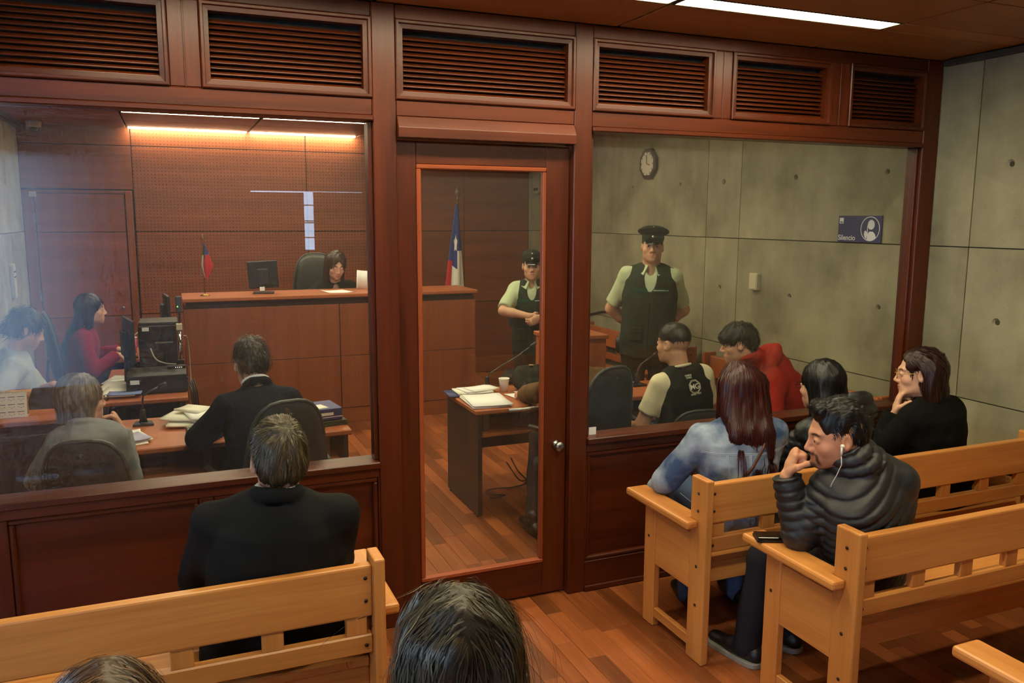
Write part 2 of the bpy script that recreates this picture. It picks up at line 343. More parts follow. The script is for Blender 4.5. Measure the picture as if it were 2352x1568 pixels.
# ---- ceiling: veneer panels with open joints, slots for the strip lights
ceiling = structure('ceiling')
box('ceiling_slab', XL-.1, XW+.1, YR-.1, YB+.1, ZC+.06, ZC+.14, DARK, ceiling, 0)
XG = [XL, -1.48, -.33, .82, 1.95, 3.10, XW]
STRIPS = [(-2.16, -2.03), (-.565, -.43), (1.22, 1.34), (2.76, 2.88), (4.30, 4.42), (5.63, 5.705)]
YG = [(-5.6, -5.0), (-5.0, -4.4), (-4.4, -3.9), (-3.9, -3.3), (-3.3, -2.75), (-2.75, -2.16), (-2.03, -1.5), (-1.5, -.97), (-.97, -.565), (-.43, 0.0),
      (.10, .64), (.64, 1.22), (1.34, 2.05), (2.05, 2.76), (2.88, 3.6), (3.6, 4.30), (4.42, 5.02), (5.02, 5.63)]
for i in range(len(XG)-1):
    for (y0, y1) in YG:
        x0, x1 = XG[i], XG[i+1]
        if y0 > 0 and x1 <= XLC+.0: continue
        if y0 > 0: x0 = max(x0, XLC)
        box('ceiling_panel', x0+.008, x1-.008, y0+.006, y1-.006, ZC, ZC+.018, ceilw('x'), ceiling, .002)
    for (y0, y1) in STRIPS:      # blank strips where a module has no lamp
        x0, x1 = XG[i], XG[i+1]
        lamp = (i in (3, 4, 2) and y0 < 0) or (i in (2, 3, 4) and 0 < y0 < 4.0) or (i in (2, 3) and y0 > 4.0)
        if lamp: continue
        if y0 > 0:
            x0 = max(x0, XLC)
            if x1 <= XLC: continue
        box('ceiling_panel', x0+.008, x1-.008, y0+.004, y1-.004, ZC, ZC+.018, ceilw('x'), ceiling, .002)
    if True:
        pass
_lampn = {}
def strip_light(x0, x1, y0, y1, label, drop=0.0):
    t = thing('ceiling_light', label, 'ceiling light', ((x0+x1)/2, (y0+y1)/2, ZC), 0, 'fluorescent strips in the ceiling')
    hx, hy = (x1-x0)/2-.012, (y1-y0)/2-.004
    boxes_mesh('housing', [(-hx, hx, -hy, -hy+.006, .0, .05), (-hx, hx, hy-.006, hy, 0, .05), (-hx, -hx+.006, -hy+.006, hy-.006, 0, .05), (hx-.006, hx, -hy+.006, hy-.006, 0, .05), (-hx, hx, -hy, hy, .05, .056)],
               plain('lamp_housing', (70, 62, 48), .5), t)
    boxes_mesh('diffuser', [(-hx+.007, hx-.007, -hy+.007, hy-.007, .003-drop, .007)], emit('wall_wash_glow', LAMP_COLOR, LAMP_STRENGTH*1.5) if drop else emit('lamp_glow', LAMP_COLOR, LAMP_STRENGTH), t)
    return t
strip_light(XG[4], XG[5], -.565, -.43, 'brightest ceiling strip light, at the top right in front of the louvres')
strip_light(XG[3], XG[4], -.565, -.43, 'ceiling strip light cut by the top edge, left of the brightest one')
strip_light(XG[2], XG[3], -.565, -.43, 'ceiling strip light above the picture over the left public bench')
for i in (2, 3, 4): strip_light(XG[i], XG[i+1], -2.16, -2.03, 'ceiling strip light over the rear public benches, %s from the daylight window' % ('nearest', 'second', 'farthest')[i-2])
for i in (2, 3, 4): strip_light(XG[i], XG[i+1], 1.22, 1.34, 'ceiling strip light over the lawyers desks, %s' % ('left end of the row', 'middle of the row', 'right end of the row')[i-2])
for i in (2, 3, 4): strip_light(XG[i], XG[i+1], 2.76, 2.88, 'ceiling strip light before the judge bench, %s' % ('left end of the row', 'middle of the row', 'right end of the row')[i-2])
strip_light(XG[2], XG[3], 4.30, 4.42, 'thin ceiling strip light above the judge bench, left of the pair')
strip_light(XG[3], XG[4], 4.30, 4.42, 'thin ceiling strip light above the judge bench, right of the pair')
strip_light(XG[2], XG[3], 5.63, 5.705, 'strip light washing the perforated back wall, left one', .012)
strip_light(XG[3], XG[4], 5.63, 5.705, 'strip light washing the perforated back wall, second from the left', .012)

# ---- right wall: cast concrete panels with tie holes
wall_right = structure('wall_right')
box('wall_core', XW+.012, XW+.2, YR-.1, YB+.1, -.08, ZC+.14, plain('joint_concrete', (66, 62, 50), .9), wall_right, 0)
def conc_panel(parent, y0, y1, z0, z1, holes, name='concrete_panel', X=XW, s=1):
    """front face at X facing -x (s=1); holes = [(y,z)] recessed tie holes"""
    g = .0032; y0 += g; y1 -= g; z0 += g; z1 -= g; cy, cz = (y0+y1)/2, (z0+z1)/2
    bm = bmesh.new(); ed = []
    def loop(P):
        vs = [bm.verts.new(p) for p in P]; es = [bm.edges.new((vs[i], vs[(i+1) % len(vs)])) for i in range(len(vs))]; return vs, es
    ov, oe = loop([(0, y0-cy, z0-cz), (0, y1-cy, z0-cz), (0, y1-cy, z1-cz), (0, y0-cy, z1-cz)]); ed += oe; rings = []
    for (hy, hz) in holes:
        if y0+.03 < hy < y1-.03 and z0+.03 < hz < z1-.03:
            rr = .021*random.uniform(.85, 1.15)
            hv, he = loop([(0, hy-cy+rr*math.cos(2*math.pi*k/14), hz-cz+rr*math.sin(2*math.pi*k/14)) for k in range(14)]); ed += he; rings.append((hv, hy-cy, hz-cz, rr))
    bmesh.ops.triangle_fill(bm, use_beauty=True, edges=ed)
    for f in list(bm.faces):          # a hole's own lid, if filled
        c = f.calc_center_median()
        for (_, a, b, rr) in rings:
            if math.hypot(c.y-a, c.z-b) < rr*.8: bm.faces.remove(f); break
    for hv, a, b, rr in rings:
        prev = hv
        for (q, dep) in ((.9, .004), (.62, .010), (.55, .03), (.001, .034)):
            nv = [bm.verts.new((s*dep, a+rr*q*math.cos(2*math.pi*k/14), b+rr*q*math.sin(2*math.pi*k/14))) for k in range(14)]
            for k in range(14): bm.faces.new((prev[k], prev[(k+1) % 14], nv[(k+1) % 14], nv[k]))
            prev = nv
    bv = [bm.verts.new((s*.010, v.co.y, v.co.z)) for v in ov]
    for i in range(4): bm.faces.new((ov[i], bv[i], bv[(i+1) % 4], ov[(i+1) % 4]))
    me = bpy.data.meshes.new(name); bmesh.ops.recalc_face_normals(bm, faces=bm.faces); bm.to_mesh(me); bm.free(); me.materials.append(concrete('cast_concrete'))
    o = bpy.data.objects.new(name, me); o.location = (X, cy, cz); return link(o, parent)
_HY = [-5.18, -4.39, -3.6, -2.82, -2.03, -1.24, -.45, .34, 1.13, 1.93, 2.53, 3.31, 4.1, 4.9]
_H = [(y, z) for y in _HY for z in (.48, 1.31, 2.133)]
_yc = [YR, -4.2, -2.22, -.25, 1.72, 2.14, 4.1, YB]; _zc = [0, .87, 1.70, ZC+.05]
for i in range(len(_yc)-1):
    for j in range(3): conc_panel(wall_right, _yc[i], _yc[i+1], _zc[j], _zc[j+1], _H)
box('cornice_rail', XW-.045, XW-.002, YR, -.03, ZC-.035, ZC-.004, plain('dark_metal_trim', (62, 60, 56), .45), wall_right, .004)

# ---- left walls
wall_left = structure('wall_left')
box('wall_core', XLC-.2, XLC-.012, .1, YB+.1, -.08, ZC+.14, plain('joint_concrete', (66, 62, 50), .9), wall_left, 0)
for (a, b) in ((.1, 1.72), (1.72, 3.4), (3.4, 4.98), (4.98, YB)):
    for j in range(3): conc_panel(wall_left, a, b, _zc[j], _zc[j+1], _H, X=XLC, s=-1)
box('cornice_rail', XLC+.002, XLC+.05, .1, YB, ZC-.045, ZC-.004, plain('dark_metal_trim', (62, 60, 56), .45), wall_left, .004)
wall_side = structure('wall_side')      # the public side's outer wall with the daylight window
_wy0, _wy1, _wz0, _wz1 = -3.6, -2.0, .95, 2.2
boxes_mesh('wall_face', [(XL-.2, XL, YR-.1, _wy0, -.08, ZC+.1), (XL-.2, XL, _wy1, .2, -.08, ZC+.1), (XL-.2, XL, _wy0, _wy1, -.08, _wz0), (XL-.2, XL, _wy0, _wy1, _wz1, ZC+.1)], concrete('cast_concrete'), wall_side)
window_1 = structure('window_1')
for k in range(5):
    y = _wy0+(_wy1-_wy0)*k/4
    box('mullion', XL-.12, XL-.06, y-.025, y+.025, _wz0, _wz1, plain('dark_metal_trim', (62, 60, 56), .45), window_1)
for k in range(4):
    a = _wy0+(_wy1-_wy0)*k/4+.025; b = _wy0+(_wy1-_wy0)*(k+1)/4-.025
    box('pane', XL-.093, XL-.087, a, b, _wz0+.002, _wz1-.002, glass_mat(), window_1, 0)
# ---- rear wall behind the camera: a slit of daylight between two drawn blinds (mirrored in the big pane)
wall_rear = structure('wall_rear')
_a0, _a1, _b0, _b1 = .82, 2.04, 1.49, 2.125
boxes_mesh('wall_face', [(XL-.2, -2.45, YR-.2, YR, -.08, ZC+.1), (-2.45, -.40, YR-.2, YR, -.08, .04), (-2.45, -.40, YR-.2, YR, 2.4, ZC+.1), (-.40, _a0, YR-.2, YR, -.08, ZC+.1), (_a1, XW+.2, YR-.2, YR, -.08, ZC+.1), (_a0, _a1, YR-.2, YR, -.08, _b0), (_a0, _a1, YR-.2, YR, _b1, ZC+.1)], panelw('x'), wall_rear)
window_2 = structure('window_2')
box('blind', _a0-.02, 1.365, YR+.004, YR+.012, _b0-.05, _b1-.018, plain('blind_cloth', (70, 52, 40), .9), window_2, 0)
box('blind', 1.466, _a1+.02, YR+.004, YR+.012, _b0-.05, _b1-.010, plain('blind_cloth', (70, 52, 40), .9), window_2, 0)
for z in (1.62, 1.78, 1.80, 1.97): box('blind_slat', 1.35, 1.48, YR-.10, YR-.08, z, z+.012, plain('window_bar', (120, 122, 124), .5), window_2, .002)

# unseen rear window at far left; curtain added to shape the pane's mirrored haze
def haze_curtain_mat():
    m = bpy.data.materials.new('haze_glow_curtain'); m.use_nodes = True; nt = m.node_tree; nt.nodes.clear(); out = _n(nt, 'ShaderNodeOutputMaterial'); a = _n(nt, 'ShaderNodeBsdfTranslucent'); tc = _n(nt, 'ShaderNodeTexCoord'); sp = _n(nt, 'ShaderNodeSeparateXYZ'); nt.links.new(tc.outputs['Object'], sp.inputs[0]); cr = _n(nt, 'ShaderNodeValToRGB'); mr = _n(nt, 'ShaderNodeMapRange'); mr.inputs['From Min'].default_value = -2.2; mr.inputs['From Max'].default_value = -.35; nt.links.new(sp.outputs['X'], mr.inputs['Value']); nt.links.new(mr.outputs[0], cr.inputs['Fac']); nt.links.new(cr.outputs['Color'], a.inputs[0])
    cr.color_ramp.interpolation = 'EASE'; cr.color_ramp.elements[0].color = (.80, .90, 1.0, 1); cr.color_ramp.elements[1].color = (.02, .03, .05, 1); d = _n(nt, 'ShaderNodeBsdfDiffuse'); d.inputs[0].default_value = (.10, .12, .16, 1); mx = _n(nt, 'ShaderNodeMixShader'); mx.inputs[0].default_value = .35; nt.links.new(a.outputs[0], mx.inputs[1]); nt.links.new(d.outputs[0], mx.inputs[2]); nt.links.new(mx.outputs[0], out.inputs[0]); return m  # daylight fall-off painted into the cloth colour: bright left, near black right
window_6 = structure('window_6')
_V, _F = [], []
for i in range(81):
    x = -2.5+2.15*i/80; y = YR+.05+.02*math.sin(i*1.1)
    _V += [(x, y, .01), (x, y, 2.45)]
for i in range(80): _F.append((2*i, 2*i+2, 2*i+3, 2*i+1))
mesh('curtain', _V, _F, haze_curtain_mat(), window_6, smooth=True); tube('curtain_rod', [(-2.55, YR+.05, 2.46), (-.30, YR+.05, 2.46)], .012, plain('steel', (150, 150, 148), .3, 1.0), window_6, 8)  # unseen curtain, added as the glow behind the left pane's blue haze
# ---- back wall: veneer panels, perforated over the judge's seat, a flush door at the left
wall_back = structure('wall_back')
box('wall_core', XLC-.1, XW+.1, YB+.014, YB+.2, -.08, ZC+.14, DARK, wall_back, 0)
def vpanel(x0, x1, z0, z1, m): box('veneer_panel', x0+.004, x1-.004, YB, YB+.014, z0+.004, z1-.004, m, wall_back, .0015)
_zb = [0, .86, 1.695, 2.54, ZC+.04]
for (x0, x1, m) in ((-.30, 1.405, panelp('x')), (1.405, 2.26, panelp('x')), (2.26, 3.2, panelw('x')), (3.2, XW, panelw('x'))):
    for j in range(4): vpanel(x0, x1, _zb[j], _zb[j+1], m)
vpanel(XLC, -.30, 2.54, ZC+.04, panelw('x')); vpanel(XLC, -.30, 2.11, 2.54, panelw('x'))
door_2 = structure('door_2')
box('door_panel', -1.17, -.39, YB-.010, YB+.012, .01, .85, panelw('x'), door_2, .002)
box('door_panel', -1.17, -.39, YB-.010, YB+.012, .856, 1.69, panelw('x'), door_2, .002)
box('door_panel', -1.17, -.39, YB-.010, YB+.012, 1.696, 2.065, panelw('x'), door_2, .002)
box('door_jamb', -1.275, -1.18, YB-.022, YB+.012, 0, 2.10, panelw('z'), door_2); box('door_jamb', -.38, -.315, YB-.022, YB+.012, 0, 2.10, panelw('z'), door_2)
box('door_head', -1.18, -.38, YB-.022, YB+.012, 2.07, 2.10, panelw('x'), door_2)
for z in (.25, 1.02, 1.78): box('hinge', -1.185, -1.175, YB-.026, YB-.012, z, z+.10, plain('steel', (150, 150, 148), .35, 1.0), door_2, .001)
lathe('door_lock', [(.018, 0), (.018, .008), (.008, .012)], plain('steel', (150, 150, 148), .35, 1.0), door_2, (-.46, YB-.010, .93), 14, (R(90), 0, 0))
box('alarm_sensor', -1.215, -1.155, YB-.04, YB-.0222, 2.03, 2.08, plain('sensor_white', (190, 186, 178), .5), door_2)

# ---- the glazed partition
part = structure('wall_partition')
PT = .10                                   # thickness, front face y=0
ZS, ZH = .79, 2.243                        # glass sill and head
ZL0, ZL1 = 2.335, 2.655                    # louvre frames
def post(x0, x1, z0=0, z1=ZC, y0=0.0, name='post'): return box(name, x0, x1, y0, PT, z0, z1, mahog('z'), part, .004)
post(.805, .905, y0=-.004); post(1.737, 1.828, y0=-.004); post(3.90, XW-.004, y0=-.004); post(-1.50, -1.39); post(XL+.0, XL+.09)
for (a, b) in ((.035, .149), (2.496, 2.60), (3.23, 3.35), (-.73, -.62)): post(a, b, ZL0, ZL1, name='short_post')
for (a, b) in ((.088, .095), (2.545, 2.552), (3.287, 3.294)): box('groove_bead', a, b, -.003, .0, ZL0, ZL1, mahog('z'), part, .001)
def rail(x0, x1, z0, z1, y0=0.0, y1=PT, name='rail'): return box(name, x0, x1, y0, y1, z0, z1, mahog('x'), part, .004)
BAYS = [(XL+.09, -1.50), (-1.39, .805), (1.828, 3.90)]
for (a, b) in BAYS:
    rail(a, b, ZH+.022, ZL0)                         # head rail
    rail(a, b, ZH, ZH+.022, -.018, PT+.0, 'head_bead')
    rail(a, b, ZL1, ZC)
    rail(a, b, .715, ZS-.03)                              # sill rail
    rail(a, b, ZS-.03, ZS, -.022, PT+.012, 'sill_cap')
    rail(a, b, 0.0, .155); rail(a, b, .0, .03, -.014, 0, 'skirting')
rail(.905, 1.737, ZL1, ZC)
for (a, b) in BAYS:                                       # glazing stops
    for (x0, x1) in ((a, a+.018), (b-.018, b)): box('glazing_stop', x0, x1, .015, .085, ZS, ZH, mahog('z'), part, .003)
window_3 = structure('window_3'); window_4 = structure('window_4'); window_5 = structure('window_5')
for (a, b), w in zip(BAYS, (window_5, window_3, window_4)):
    box('pane', a+.019, b-.019, .047, .053, ZS+.001, ZH-.001, glass_mat(), w, 0)
def lower_panel(x0, x1, z0=.155, z1=.715):
    p = box('panel', x0, x1, .030, .05, z0, z1, mahog('x'), part, .001)
    w = .022
    box('moulding', x0, x1, .004, .030, z1-w, z1, mahog('x'), part, .006); box('moulding', x0, x1, .004, .030, z0, z0+w, mahog('x'), part, .006)
    box('moulding', x0, x0+w, .004, .030, z0+w, z1-w, mahog('z'), part, .006); box('moulding', x1-w, x1, .004, .030, z0+w, z1-w, mahog('z'), part, .006)
for (a, b) in ((-2.45, -1.56), (-1.33, -.68), (-.619, .058), (.112, .797), (1.836, 2.50), (2.57, 3.20), (3.27, 3.88)): lower_panel(a, b)
for (a, b) in ((XL+.09, -2.45), (-1.56, -1.50), (-1.39, -1.33), (-.68, -.619), (.058, .112), (.797, .805), (1.828, 1.836), (2.50, 2.57), (3.20, 3.27), (3.88, 3.90)):
    box('stile', a, b, .0, PT, .155, .715, mahog('z'), part, .003)
# louvres: frame > slats
def louvre(x0, x1):
    z0, z1 = ZL0, ZL1; w = .033; xm, zm = (x0+x1)/2, (z0+z1)/2
    V, F = [], []
    out = [(x0, z0), (x1, z0), (x1, z1), (x0, z1)]
    inn = [(x0+w, z0+w), (x1-w, z0+w), (x1-w, z1-w), (x0+w, z1-w)]
    ringf = lambda q: [(x0+q, z0+q), (x1-q, z0+q), (x1-q, z1-q), (x0+q, z1-q)]; mid, mid2 = ringf(.013), ringf(.016)
    for ring, y in ((out, .012), (out, -.008), (ringf(.004), -.012), (mid, -.012), (mid2, .002), (inn, .004), (inn, .06)):
        for (x, z) in ring: V.append((x, y, z))
    for k in range(6):
        for i in range(4):
            j = (i+1) % 4; F.append((k*4+i, k*4+j, k*4+4+j, k*4+4+i))
    fr = mesh('louvre_frame', V, F, mahog('x'), part, recenter=True, fixn=True)
    c = Vector(fr.location)
    pit = .0212; n = int((z1-z0-2*w)/pit)
    for k in range(n):
        z = z0+w+pit*(k+.5)
        s = box('slat', x0+w+.001-c.x, x1-w-.001-c.x, -.0145, .0145, -.003, .003, mahog('x'), fr, .0015)
        s.location = (0, .040-c.y, z-c.z); s.rotation_euler = (R(32), 0, 0)
    box('backing', x0+.005-c.x, x1-.005-c.x, .068-c.y, .076-c.y, z0-c.z, z1-c.z, DARK, fr, 0)
for (a, b) in ((-2.51, -1.50), (-1.39, -.73), (-.62, .035), (.149, .805), (.905, 1.737), (1.828, 2.496), (2.60, 3.23), (3.35, 3.90)): louvre(a, b)
# door head over the door
rail(.905, 1.737, 2.268, ZL0, .0, PT)
prism('door_head', [(-.004, 2.268), (-.030, 2.222), (-.030, 2.180), (PT, 2.180), (PT, 2.268)], 'x', .907, 1.735, mahog('x'), part, .002, 1)
# door leaf
door_1 = structure('door_1')
DY0, DY1 = .035, .078
def dbox(n, x0, x1, z0, z1, a): return box(n, x0, x1, DY0, DY1, z0, z1, mahog(a), door_1, .003)
dbox('stile', .909, .998, .012, 2.172, 'z'); dbox('stile', 1.614, 1.733, .012, 2.172, 'z')
dbox('top_rail', .998, 1.614, 2.076, 2.172, 'x'); dbox('bottom_rail', .998, 1.614, .012, .175, 'x')
for (x0, x1, z0, z1, a) in ((.998, 1.614, 2.056, 2.076, 'x'), (.998, 1.614, .175, .196, 'x'), (.998, 1.018, .196, 2.056, 'z'), (1.596, 1.614, .196, 2.056, 'z')):
    box('glazing_bead', x0, x1, .028, .060, z0, z1, beech(a) if False else wood('bead_mahogany', (128, 58, 30), (160, 82, 46), axis=a, grain=7), door_1, .004)
box('pane', 1.018, 1.596, .053, .059, .196, 2.056, glass_mat(), door_1, 0)
lathe('door_knob', [(.022, 0), (.024, .004), (.012, .006), (.010, .020), (.022, .028), (.0265, .040), (.022, .050), (.010, .055)], plain('steel', (150, 150, 148), .3, 1.0), door_1, (1.682, DY0, .763), 20, (R(90), 0, 0))
# pull handle bar on the court side, seen through the glass
tube('push_bar', [(1.47, .125, .93), (1.60, .125, .93), (1.66, .125, .93)], .009, plain('steel', (150, 150, 148), .3, 1.0), door_1)
for x in (1.655,): tube('bar_bracket', [(x, .078, .93), (x, .125, .93)], .007, plain('steel', (150, 150, 148), .3, 1.0), door_1)

# ================================================================== FURNITURE
PLUG = plain('dark_plug', (44, 30, 18), .6)
STEEL = plain('steel', (150, 150, 148), .3, 1.0)
def bench(label, loc, L, rotz=0.0, wd=None, skipseat=False):
    """slatted wooden bench facing local +y; origin at the back left corner on the floor"""
    B = wd or beech
    t = thing('bench', label, 'bench', loc, rotz, 'wooden benches')
    for e in (0, 1):
        x0, x1 = (0, .036) if e == 0 else (L-.036, L); s = 1 if e == 0 else -1
        rp = box('rear_post', x0, x1, 0, .11, 0, .80, B('z'), t, .006, seg=2)
        fl = box('front_leg', x0, x1, .375, .46, 0, .585, B('z'), t, .005)
        if e == 0: P = [(-.058, .05), (0, .05), (0, .112), (.052, .112), (.052, .54), (-.058, .54)]
        else: P = [(L+.058, .05), (L+.058, .54), (L-.052, .54), (L-.052, .112), (L, .112), (L, .05)]
        prism('armrest', P, 'z', .585, .62, B('y'), t, .010, 2)
        box('side_panel', x0+.006, x1-.006, .11, .375, .30, .545, B('y'), t, .002)
        box('arm_block', x0+.008, x1-.008, .225, .275, .545, .585, B('z'), t, .002)
        box('foot_rail', x0+.006, x1-.006, .11, .375, .045, .09, B('y'), t, .003)
        ox = -.0006 if e == 0 else L+.0006
        for (yy, zz) in ((.055, .735), (.055, .66), (.055, .42), (.055, .25), (.42, .42)):
            q = lathe('plug', [(.0065, 0), (.0065, .002)], PLUG, rp if yy < .2 else fl, n=10)
            pr = rp if yy < .2 else fl
            q.location = (ox-pr.location[0], yy-pr.location[1], zz-pr.location[2]); q.rotation_euler = (0, R(-90*s), 0)
        xi = x0+.10 if e == 0 else x1-.10
    a, b = .036, L-.036
    tr = box('back_rail', a, b, .028, .066, .605, .775, B('x'), t, .007, seg=2)
    lr = box('back_rail', a, b, .030, .066, .48, .545, B('x'), t, .005)
    for pr, zs in ((tr, (.735, .66)), (lr, (.512,))):
        for xx in (a+.022, b-.022):
            for zz in zs:
                q = lathe('plug', [(.006, 0), (.006, .002)], PLUG, pr, n=10)
                q.location = (xx-pr.location[0], .0275-pr.location[1], zz-pr.location[2]); q.rotation_euler = (R(90), 0, 0)
    n = max(2, int(round((b-a)/.235))); 
    for k in range(n):
        x = a+.05+(b-a-.10)*k/(n-1)
        box('back_slat', x-.032, x+.032, .034, .062, .545, .605, B('z'), t, .002)
    for k, (y0, y1) in enumerate(((.085, .205), (.210, .330), (.335, .48))):
        box('seat_board', a, b, y0, y1, .405, .44, B('x'), t, .005)
    box('seat_apron', a, b, .095, .125, .315, .405, B('x'), t, .003); box('seat_apron', a, b, .425, .455, .325, .405, B('x'), t, .003)
    return t
dbeech = lambda a: wood('court_bench_wood', (150, 74, 32), (190, 104, 48), axis=a, grain=8, rough=.36)
bench('pale wooden bench at the lower left with the black-suited man', (-1.65, -1.06, 0), 2.218)
bench('first wooden bench on the right, three women sit on it', (1.952, -.81, 0), 2.0)
bench('second wooden bench on the right, man with earphones leans on its arm', (2.093, -1.47, 0), 1.86)
bench('wooden bench in the lower right corner, only its arm in the picture', (2.108, -2.41, 0), 1.84)
bench('wooden bench behind the left one, two foreground heads above it', (-1.65, -2.33, 0), 2.239)
bench('orange court bench along the concrete wall, nearer one beside the red hoodie', (3.985, .125, 0), 1.80, R(90), dbeech)
bench('orange court bench along the concrete wall, farther one behind the tall guard', (3.985, 2.15, 0), 1.82, R(90), dbeech)

# ---- judge's bench
jb = thing('judge_bench', 'high wooden judge bench with panelled front and a polished top', 'judge bench', (1.37, 3.85, 0))
def jbox(n, x0, x1, y0, y1, z0, z1, m, bev=.002): return box(n, x0-1.37, x1-1.37, y0-3.85, y1-3.85, z0, z1, m, jb, bev)
JX0, JX1 = .085, 2.655
jbox('carcass', JX0+.012, JX1-.012, 3.864, 3.93, .0, 1.12, plain('joint_brown', (58, 26, 14), .7), 0)
for (x0, x1) in ((JX0, 1.368), (1.372, JX1)):
    for (z0, z1) in ((.14, .612), (.617, 1.085)): jbox('front_panel', x0+.002, x1-.002, 3.85, 3.864, z0, z1, jveneer('z'))
jbox('plinth', JX0+.01, JX1-.01, 3.856, 3.87, 0, .135, jveneer('x'))
for (z0, z1) in ((.0, .612), (.617, 1.085)): jbox('side_panel', JX1-.012, JX1+.002, 3.85, 4.36, z0, z1, jveneer('z')); jbox('side_panel', JX0-.002, JX0+.012, 3.85, 4.36, z0, z1, jveneer('z'))
jbox('shadow_gap', JX0+.02, JX1-.02, 3.875, 4.34, 1.085, 1.145, plain('reveal_grey', (70, 60, 50), .6), 0)
jbox('bench_top', JX0-.012, JX1+.012, 3.81, 4.38, 1.145, 1.178, deskt('x'), .006)

# raised floor behind the judge's bench
dais = structure('floor_platform'); box('platform_deck', .10, 2.64, 4.40, 5.70, 0, .28, wood('floor_parquet', *FLOORC, axis='x', grain=10, rough=.36, coat=.0, vary=.1), dais, .004)
# ---- desks
def desk(label, x0, x1, y0, y1, legs=True, modesty=None, tray=None, ends=(1, 1), z=.69, th=.03, panel_front=False):
    cx, cy = (x0+x1)/2, (y0+y1)/2
    t = thing('desk', label, 'desk', (cx, cy, 0))
    a, b, c, d = x0-cx, x1-cx, y0-cy, y1-cy
    box('desk_top', a, b, c, d, z-th, z, deskt('x'), t, .006)
    if ends[0]: box('end_panel', a+.02, a+.048, c+.015, d-.015, .012, z-th, CHAR(), t)
    if ends[1]: box('end_panel', b-.048, b-.02, c+.015, d-.015, .012, z-th, CHAR(), t)
    for e, xx in ((0, a+.034), (1, b-.034)):
        if ends[e]:
            for yy in (c+.05, d-.05): lathe('glide', [(.012, 0), (.012, .012)], BLK(), t, (xx, yy, 0), 10)
    if modesty: box('modesty_panel', a+.05, b-.05, d-.06, d-.04, modesty, z-th, CHAR(), t)
    if panel_front: box('modesty_panel', a+.05, b-.05, c+.02, c+.04, .03, z-th, plain('navy_laminate', (34, 40, 56), .5), t)
    if tray: 
        box('keyboard_tray', a+.06, b-.06, c+.06, d-.16, tray, tray+.022, deskt('x'), t, .003)
        for xx in (a+.12, (a+b)/2, b-.12): box('tray_bracket', xx-.02, xx+.02, c+.14, c+.17, tray+.022, z-th, plain('steel', (150, 150, 148), .3, 1.0), t, .002)
    return t
desk('long wooden desk shared by the grey-haired woman and the man in navy', -.62, .88, .965, 1.66, tray=.50, modesty=.12)
desk('wooden desk with the desk calendar, at the left edge', -1.24, -.48, 1.83, 2.62, panel_front=True)
desk('wooden desk carrying the black computer cases beside the judge bench', -.46, .062, 2.19, 3.42, modesty=.1)
desk('small far desk where the woman in the red blazer types', -.60, .0, 3.90, 4.55, modesty=.1)
desk('wooden desk with white papers and cup, seen through the door', 1.665, 2.42, 1.125, 1.76, tray=.50, modesty=.28)
desk('wooden desk with a microphone in front of the man in the black and white shirt', 2.43, 3.25, 1.125, 1.57, tray=.50, modesty=.28)
# witness stand
ws = thing('witness_stand', 'small boxy wooden stand in front of the guard post', 'stand', (2.84, 2.2, 0))
box('stand_body', -.21, .21, -.19, .19, 0, .94, deskt('z'), ws, .004); box('stand_top', -.225, .225, -.205, .205, .94, .97, deskt('x'), ws, .004)

# ---- office chairs
def back_shell(name, w, h, th, mat, parent, loc, top=.72, curve=.05, n=26, mexp=3.2, lean=.10):
    """rounded upholstered back: outline superellipse narrowed to the top, curved around the sitter"""
    V, F = [], []
    ring = []
    for i in range(n):
        a = 2*math.pi*i/n; c, s = math.cos(a), math.sin(a)
        u = math.copysign(abs(c)**(2/mexp), c); v = math.copysign(abs(s)**(2/mexp), s)
        k = 1+(top-1)*(v*.5+.5); ring.append((u*k*w/2, v*h/2))
    levels = ((.80, -th/2), (.97, -th*.35), (1.0, 0), (.97, th*.35), (.80, th/2))
    fac = lambda x: curve*(x/(w/2))**2
    def Y(x, z, y): return y+fac(x)-lean*z
    idx = []
    V.append((0, Y(0, 0, -th/2-.004), 0))
    for (q, y) in ((.4, -th/2-.004),)+levels+((.4, th/2+.004),):
        idx.append(len(V))
        for (x, z) in ring: V.append((x*q, Y(x*q, z*q, y), z*q))
    V.append((0, Y(0, 0, th/2+.004), 0)); e = len(V)-1
    for i in range(n): F.append((0, idx[0]+(i+1) % n, idx[0]+i)); F.append((e, idx[-1]+i, idx[-1]+(i+1) % n))
    for a, b in zip(idx[:-1], idx[1:]):
        for i in range(n): j = (i+1) % n; F.append((a+i, a+j, b+j, b+i))
    o = mesh(name, V, F, mat, parent, loc, smooth=True, fixn=True)
    rim = [(x*1.01, Y(x, z, -th*.1), z*1.01) for (x, z) in ring]
    return o, rim
FAB = lambda: plain('chair_fabric', (34, 35, 38), .9, noise=.2, nscale=300, bump=.2)
RIM = lambda: plain('chair_rim', (58, 60, 60), .45)
